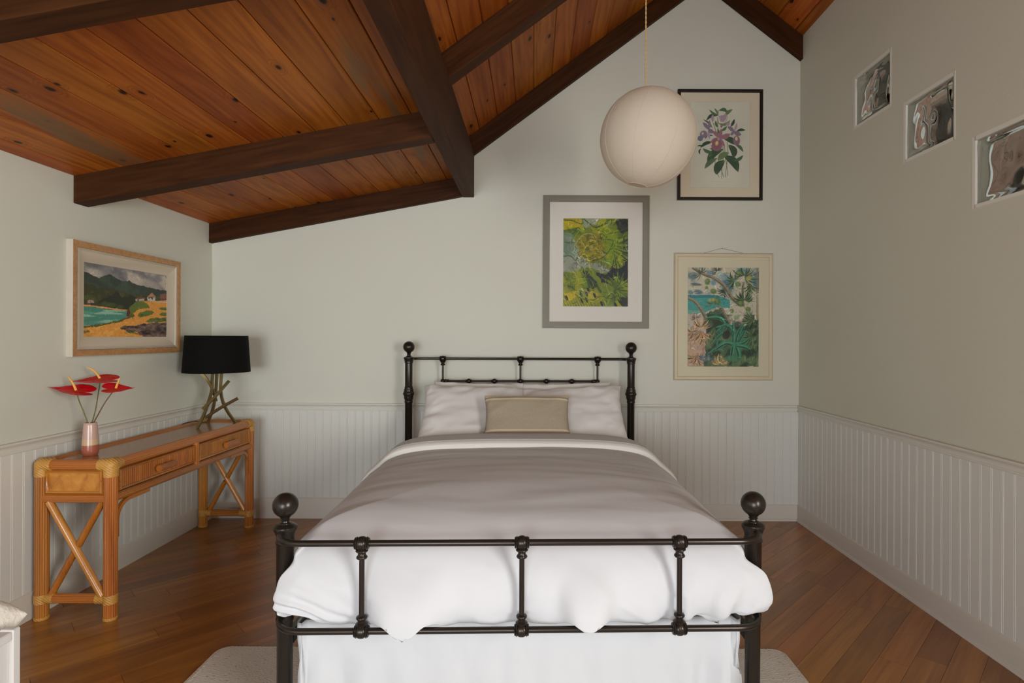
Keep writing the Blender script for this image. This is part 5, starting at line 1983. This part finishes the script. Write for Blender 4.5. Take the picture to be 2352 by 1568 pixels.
# ---- tropical garden by the sea
def art_tropic():
    A = Art(238, 245, 1018, 1330, 260, 360, (186, 180, 160))
    R = A.rng
    n1, n2 = A.noise(5, 7, 1, 4), A.noise(10, 14, 2, 3)
    up = np.clip((560 - A.Y) / 60, 0, 1)
    A.lay(up * np.clip((n1 - 0.46) * 6, 0, 1), (112, 142, 146))
    A.lay(up * np.clip((n1 - 0.58) * 8, 0, 1), (84, 120, 134))
    for cx, cy, rx, ry, c in ((290, 340, 50, 38, (82, 108, 112)), (480, 300, 40, 20, (96, 134, 158)), (330, 430, 60, 14, (70, 92, 96)), (350, 515, 50, 26, (78, 106, 112)), (520, 410, 30, 30, (98, 134, 160)), (270, 520, 30, 24, (96, 124, 128)), (600, 350, 60, 40, (150, 168, 168))):
        A.ell(cx, cy, rx, ry, c, 0.8, 0.1, 0.6)
    A.poly([(238, 548), (560, 548), (700, 600), (700, 690), (560, 680), (400, 750), (238, 755)], (72, 148, 140), 1, 4)
    A.poly([(238, 548), (560, 548), (600, 575), (238, 580)], (44, 116, 122), 0.8, 3)
    A.poly([(238, 715), (420, 715), (400, 755), (238, 755)], (112, 156, 136), 0.9, 4)
    A.lay(((A.Y > 755) & (A.X < 520)).astype(float), (178, 168, 152), 0.8)
    A.poly([(238, 960), (420, 930), (480, 1200), (420, 1330), (238, 1330)], (176, 144, 122), 0.7, 14, 3)
    # undergrowth base
    A.poly([(430, 740), (600, 700), (700, 860), (820, 900), (1018, 800), (1018, 1330), (420, 1330), (450, 1000)], (66, 92, 64), 0.9, 22, 5)
    A.lay(np.clip((n2 - 0.5) * 8, 0, 1) * (A.Y > 760) * (A.X > 440), (38, 50, 38), 0.7)
    A.lay(np.clip((0.42 - n2) * 9, 0, 1) * (A.Y > 760) * (A.X > 440), (112, 136, 90), 0.6)
    A.poly([(985, 250), (1012, 250), (1012, 820), (990, 800)], (140, 128, 100), 0.7, 4)
    # leaning palm trunks
    for pts, w0, w1 in (([(300, 250), (400, 310), (540, 370), (640, 450), (720, 570), (800, 640)], 34, 52), ([(245, 580), (330, 630), (400, 730), (440, 800)], 34, 44), ([(840, 640), (840, 500), (850, 420)], 34, 20), ([(600, 690), (660, 780), (700, 850)], 40, 30)):
        A.stroke(pts, w0, w1, (150, 142, 118))
        A.stroke([(x - 6, y + 8) for x, y in pts], w0 * 0.35, w1 * 0.35, (96, 92, 74), 0.8)
        P_ = catmull([(x, y, 0) for x, y in pts], 7)
        for q in P_[::1]:
            A.stroke([(q.x - 15, q.y + 8), (q.x + 12, q.y - 9)], 3, 2, (64, 62, 50), 0.7)
    # fronds
    def frond(x, y, n, L, a0, a1, cols, w=9, droop=0.35):
        for i in range(n):
            a = math.radians(a0 + (a1 - a0) * i / max(1, n - 1))
            l = L * (0.75 + 0.4 * R.rand())
            ex, ey = x + l * math.cos(a), y + l * math.sin(a) + droop * l * 0.4
            A.leaf((x, y), (ex, ey), w * (0.8 + 0.5 * R.rand()), cols[i % len(cols)], 0.12 * (1 if math.cos(a) > 0 else -1))
    gs = [(60, 84, 58), (92, 116, 76), (44, 58, 42), (120, 138, 92)]
    frond(860, 330, 22, 150, -170, 60, gs)
    frond(560, 280, 12, 90, 150, 330, [(58, 74, 58), (44, 56, 48)], 7)
    frond(380, 300, 10, 90, 120, 330, [(70, 88, 68), (52, 66, 54)], 8)
    frond(740, 380, 16, 100, 90, 330, gs, 10)
    frond(640, 490, 12, 90, 60, 200, [(70, 92, 66), (52, 66, 54)], 8)
    frond(920, 420, 14, 120, 20, 160, gs, 9)
    frond(860, 600, 18, 120, 180, 360, gs, 14)
    frond(520, 640, 14, 100, 170, 370, [(84, 124, 100), (104, 140, 110), (66, 100, 80)], 14)
    frond(950, 800, 18, 130, 90, 270, gs, 10)
    frond(940, 980, 20, 150, 60, 280, gs, 10)
    frond(530, 900, 18, 150, 40, 150, gs, 13)
    for cx, cy, rx, ry in ((455, 400, 28, 36), (520, 505, 34, 28), (790, 300, 26, 26), (790, 430, 30, 34), (560, 610, 36, 32), (820, 640, 40, 34), (720, 720, 24, 24), (900, 700, 30, 26), (445, 465, 16, 18)):
        A.ell(cx, cy, rx, ry, (94, 118, 66), 0.9, 0.3, 0.4)
        A.ell(cx - 6, cy - 8, rx * 0.5, ry * 0.5, (132, 148, 92), 0.7, 0.3, 0.5)
    A.ell(905, 360, 34, 26, (182, 172, 96), 0.8, -0.6, 0.4)
    A.ell(500, 600, 40, 20, (176, 166, 96), 0.7, -0.2, 0.5)
    for k in range(60):
        x, y = 560 + 430 * R.rand(), 380 + 400 * R.rand()
        A.stroke([(x, y), (x + 30 * (R.rand() - 0.5), y + 24 * (R.rand() - 0.3))], 2, 6, (48, 56, 44), 0.75)
    # pink and ochre ti plants
    pk = [(178, 128, 112), (196, 160, 108), (150, 104, 96), (84, 76, 58), (198, 176, 124), (118, 124, 84)]
    frond(380, 930, 30, 140, 10, 170, pk, 13, 0.5)
    frond(385, 900, 14, 120, 190, 350, pk, 12, 0.2)
    frond(290, 950, 16, 80, 60, 330, pk, 10)
    frond(330, 1210, 26, 110, -30, 210, pk, 14)
    frond(590, 1300, 14, 120, 200, 340, [(206, 172, 112), (182, 142, 110), (120, 128, 80)], 16)
    frond(430, 1270, 14, 120, 220, 330, [(92, 116, 130), (70, 94, 110), (118, 140, 130)], 10)
    frond(330, 800, 10, 70, 170, 330, [(70, 58, 50), (150, 96, 84)], 6)
    for k in range(60):
        x, y = 250 + 260 * R.rand(), 960 + 350 * R.rand()
        A.stroke([(x, y), (x + 8 * (R.rand() - 0.5), y + 60 * R.rand() + 10)], 4, 2, [(60, 58, 46), (200, 176, 130), (120, 92, 76), (96, 110, 76)][k % 4], 0.8)
    # big agaves
    ag, ag2, dk = (58, 124, 96), (88, 148, 116), (40, 46, 38)
    def agave(pts, w):
        A.stroke(pts, w * 0.75, w * 0.08, ag, 1.0, True, w)
        A.stroke([(x + w * 0.10, y - w * 0.10) for x, y in pts], w * 0.2, 2, ag2, 0.8, True, w * 0.3)
        A.stroke([(x - w * 0.16, y + w * 0.24) for x, y in pts], w * 0.15, 2, dk, 0.85, True, w * 0.2)
    agave([(650, 860), (600, 800), (510, 790), (415, 808)], 44)
    agave([(650, 870), (600, 920), (540, 970)], 46)
    agave([(660, 870), (720, 920), (760, 1060)], 52)
    agave([(660, 870), (600, 890), (540, 905)], 34)
    agave([(740, 1080), (745, 960), (735, 840)], 44)
    agave([(770, 1070), (800, 960), (860, 845)], 50)
    agave([(780, 1070), (840, 990), (905, 860)], 44)
    agave([(770, 1080), (860, 1060), (930, 1000)], 46)
    agave([(760, 1090), (660, 1070), (560, 1130), (450, 1200)], 56)
    agave([(745, 1100), (735, 1160), (720, 1250)], 60)
    agave([(775, 1100), (800, 1170), (810, 1240)], 56)
    agave([(785, 1095), (870, 1110), (930, 1140)], 46)
    agave([(620, 960), (560, 1030), (560, 1110)], 44)
    A.ell(740, 1240, 90, 34, (70, 130, 98), 0.8, 0.0, 0.5)
    A.ell(660, 985, 40, 44, dk, 0.8, 0.2, 0.3)
    for k in range(150):
        x, y = 450 + 560 * R.rand(), 1010 + 315 * R.rand()
        if 560 < x < 900 and y < 1240: continue
        A.stroke([(x, y), (x + 30 * (R.rand() - 0.5), y - 50 * R.rand() - 10)], 5, 2, [(44, 58, 44), (112, 140, 92), (70, 104, 74), (160, 160, 116)][k % 4], 0.8)
    for k in range(16):
        A.stroke([(860 + k * 9, 930 - k * 2), (880 + k * 9, 880 - k * 4)], 5, 3, (30, 36, 30), 0.9)
    A.flecks(420, 22, 8, 6, 0.8)
    A.a *= (0.94 + 0.12 * A.noise(50, 70, 30, 2))[..., None]
    return A


# ------------------------------------------------------------------ framed pictures


def frame_loop(w, h, prof):
    """mitred frame: prof (inset from outer edge, stand-off from wall)"""
    rings = []
    for ins, out in prof:
        a, b = w / 2 - ins, h / 2 - ins
        rings.append([(-a, -out, -b), (a, -out, -b), (a, -out, b), (-a, -out, b)])
    return MB().grid(rings, wrap_v=True)





def mat_board(w, h, hole, out, t=0.002):
    """flat mat with a window; hole = (x0, x1, z0, z1)"""
    x0, x1, z0, z1 = hole
    o = [(-w / 2, -h / 2), (w / 2, -h / 2), (w / 2, h / 2), (-w / 2, h / 2)]
    i = [(x0, z0), (x1, z0), (x1, z1), (x0, z1)]
    mb = MB()
    mb.grid([[(x, -out, z) for x, z in o], [(x, -out, z) for x, z in i], [(x + (0.0015 if k in (0, 3) else -0.0015), -out + t, z + (0.0015 if k < 2 else -0.0015)) for k, (x, z) in enumerate(i)]], wrap_v=True)
    return mb


def picture(name, label, X0, X1, Z0, Z1, prof, fmat, mat, hole, art, amat='art', pane=True, tilt=0.0, gain=1.35):
    cx, cz = (X0 + X1) / 2, (Z0 + Z1) / 2
    w, h = X1 - X0, Z1 - Z0
    p = thing(name, label, 'picture', (cx, YB, cz), (0, math.radians(tilt), 0))
    frame_loop(w, h, prof).obj('frame', M[fmat], p, 30)
    MB().box(-w / 2 + 0.004, w / 2 - 0.004, -0.006, 0.0, -h / 2 + 0.004, h / 2 - 0.004).obj('backing_board', M['mat_c'], p, 0)
    ins = prof[-1][0]
    hx = (hole[0] - cx, hole[1] - cx, hole[2] - cz, hole[3] - cz)
    if mat: mat_board(w - 2 * ins + 0.01, h - 2 * ins + 0.01, hx, 0.0105).obj('mat', M[mat], p, 20)
    art().object('artwork', hx[1] - hx[0], hx[3] - hx[2], M[amat], p, ((hx[0] + hx[1]) / 2, -0.0082, (hx[2] + hx[3]) / 2), gain)
    if pane:
        MB().add([(-w / 2 + ins, -0.0125, -h / 2 + ins), (w / 2 - ins, -0.0125, -h / 2 + ins), (w / 2 - ins, -0.0125, h / 2 - ins), (-w / 2 + ins, -0.0125, h / 2 - ins)], [(0, 1, 2, 3)]).obj('glass_pane', M['pane'], p, 0)
    return p


picture('framed_print', 'green and yellow abstract leaf print in a wide grey frame above the bed', 0.0645, 0.840, 1.400, 2.370, [(0, 0), (0, 0.020), (0.002, 0.022), (0.045, 0.022), (0.047, 0.021), (0.048, 0.0115)], 'g_frame', 'mat_w', (0.2125, 0.688, 1.559, 2.204), art_green, gain=1.0)
picture('framed_print', 'botanical print of mauve orchids in a thin black frame behind the paper lantern', 1.044, 1.665, 2.340, 3.149, [(0, 0), (0, 0.022), (0.003, 0.025), (0.014, 0.025), (0.021, 0.020), (0.022, 0.0115)], 'k_frame', 'mat_c', (1.139, 1.573, 2.432, 3.062), art_orchid, tilt=0.0)
pf = picture('framed_print', 'tropical garden and sea print in a rounded cream frame hung from a wire', 1.0235, 1.748, 1.024, 1.954, [(0, 0), (0, 0.012), (0.003, 0.019), (0.009, 0.024), (0.016, 0.025), (0.024, 0.022), (0.029, 0.016), (0.030, 0.0115)], 'c_frame', 'mat_o', (1.1245, 1.6465, 1.124, 1.849), art_tropic, gain=1.15)
wr = MB().tube([(-0.153, -0.006, 0.463), (-0.01, -0.006, 0.5015), (0.154, -0.006, 0.463)], 0.0009, 6)
wr.lathe([(0.0025, -0.012), (0.0025, 0.0)], (-0.01, 0, 0.5005), 'Y', 8)
wr.obj('hanging_wire', M['wire'], pf, 40)

# coast painting on the left wall (turned to face +x)
PYC, PZC = (2.858 + 3.733) / 2, (1.221 + 1.817) / 2
pw, ph = 3.733 - 2.858, 1.817 - 1.221
pt = thing('framed_painting', 'oil painting of a bay and coast path in a pale oak frame above the console', 'painting', (XL, PYC, PZC), (0, 0, PI / 2))
frame_loop(pw, ph, [(0.002, 0.033), (0.006, 0.0335), (0.026, 0.0335), (0.034, 0.029), (0.036, 0.026)]).obj('oak_frame', M['oak'], pt, 30)
frame_loop(pw, ph, [(0, 0), (0, 0.032), (0.002, 0.033)]).obj('whitewashed_side', M['oak_w'], pt, 30)
frame_loop(pw, ph, [(0.036, 0.026), (0.037, 0.030), (0.041, 0.030), (0.042, 0.026), (0.043, 0.029), (0.047, 0.029), (0.048, 0.024)]).obj('white_lip', M['oak_w'], pt, 30)
frame_loop(pw, ph, [(0.048, 0.024), (0.098, 0.008), (0.102, 0.008), (0.103, 0.005)]).obj('linen_liner', M['linen'], pt, 20)
MB().box(-pw / 2 + 0.01, pw / 2 - 0.01, -0.004, 0, -ph / 2 + 0.01, ph / 2 - 0.01).obj('backing_board', M['mat_c'], pt, 0)
art_coast().object('canvas', pw - 0.202, ph - 0.168, M['oil'], pt, (0, -0.0062, 0))

# ------------------------------------------------------------------ white bench corner with a cushion at the picture's edge
BX, BYF, BZ = -1.402, 1.552, 0.533
bench = thing('white_bench', 'white painted wooden bench with panelled ends beside the rug', 'bench', (BX - 0.35, 1.15, 0))


def bobj(mb, name, mat, parent=bench, smooth=30):
    mb.xform(Matrix.Translation((-(BX - 0.35), -1.15, 0)))
    return mb.obj(name, M[mat], parent, smooth)


for xx in (BX, BX - 0.78):
    for yy in (BYF, 0.72):
        bobj(MB().box(xx - 0.038, xx, yy - 0.024, yy, 0.0, BZ, 0.003), 'post', 'white_furn')
    bobj(MB().box(xx - 0.028, xx - 0.010, 0.72, BYF - 0.024, 0.10, BZ - 0.012, 0.001), 'end_panel', 'white_furn')
    bobj(MB().box(xx - 0.036, xx - 0.002, 0.72, BYF - 0.024, BZ - 0.028, BZ - 0.004, 0.003), 'top_rail', 'white_furn')
bobj(MB().box(BX - 0.78, BX - 0.03, 0.70, BYF - 0.01, 0.385, 0.43, 0.003), 'seat', 'white_furn')
bobj(MB().box(BX - 0.79, BX - 0.76, 0.70, BYF - 0.01, 0.43, 0.85, 0.003), 'backrest', 'white_furn')
link('throw_cushion', pillow_mesh(0.40, 0.40, 0.14, 77.0, wr=0.8, pinch=0.10), M['gfur'], None, loc=(-1.700, 1.500, 0.500), rot=(Matrix.Rotation(math.radians(-7), 3, 'Y') @ Matrix.Rotation(math.radians(-19), 3, 'Z')).to_euler(), label='pale woven cushion lying on the white bench', cat='cushion')
press(bpy.data.objects['throw_cushion'], [((0, 0, 0.4301), Vector((0, 0, -1)))])
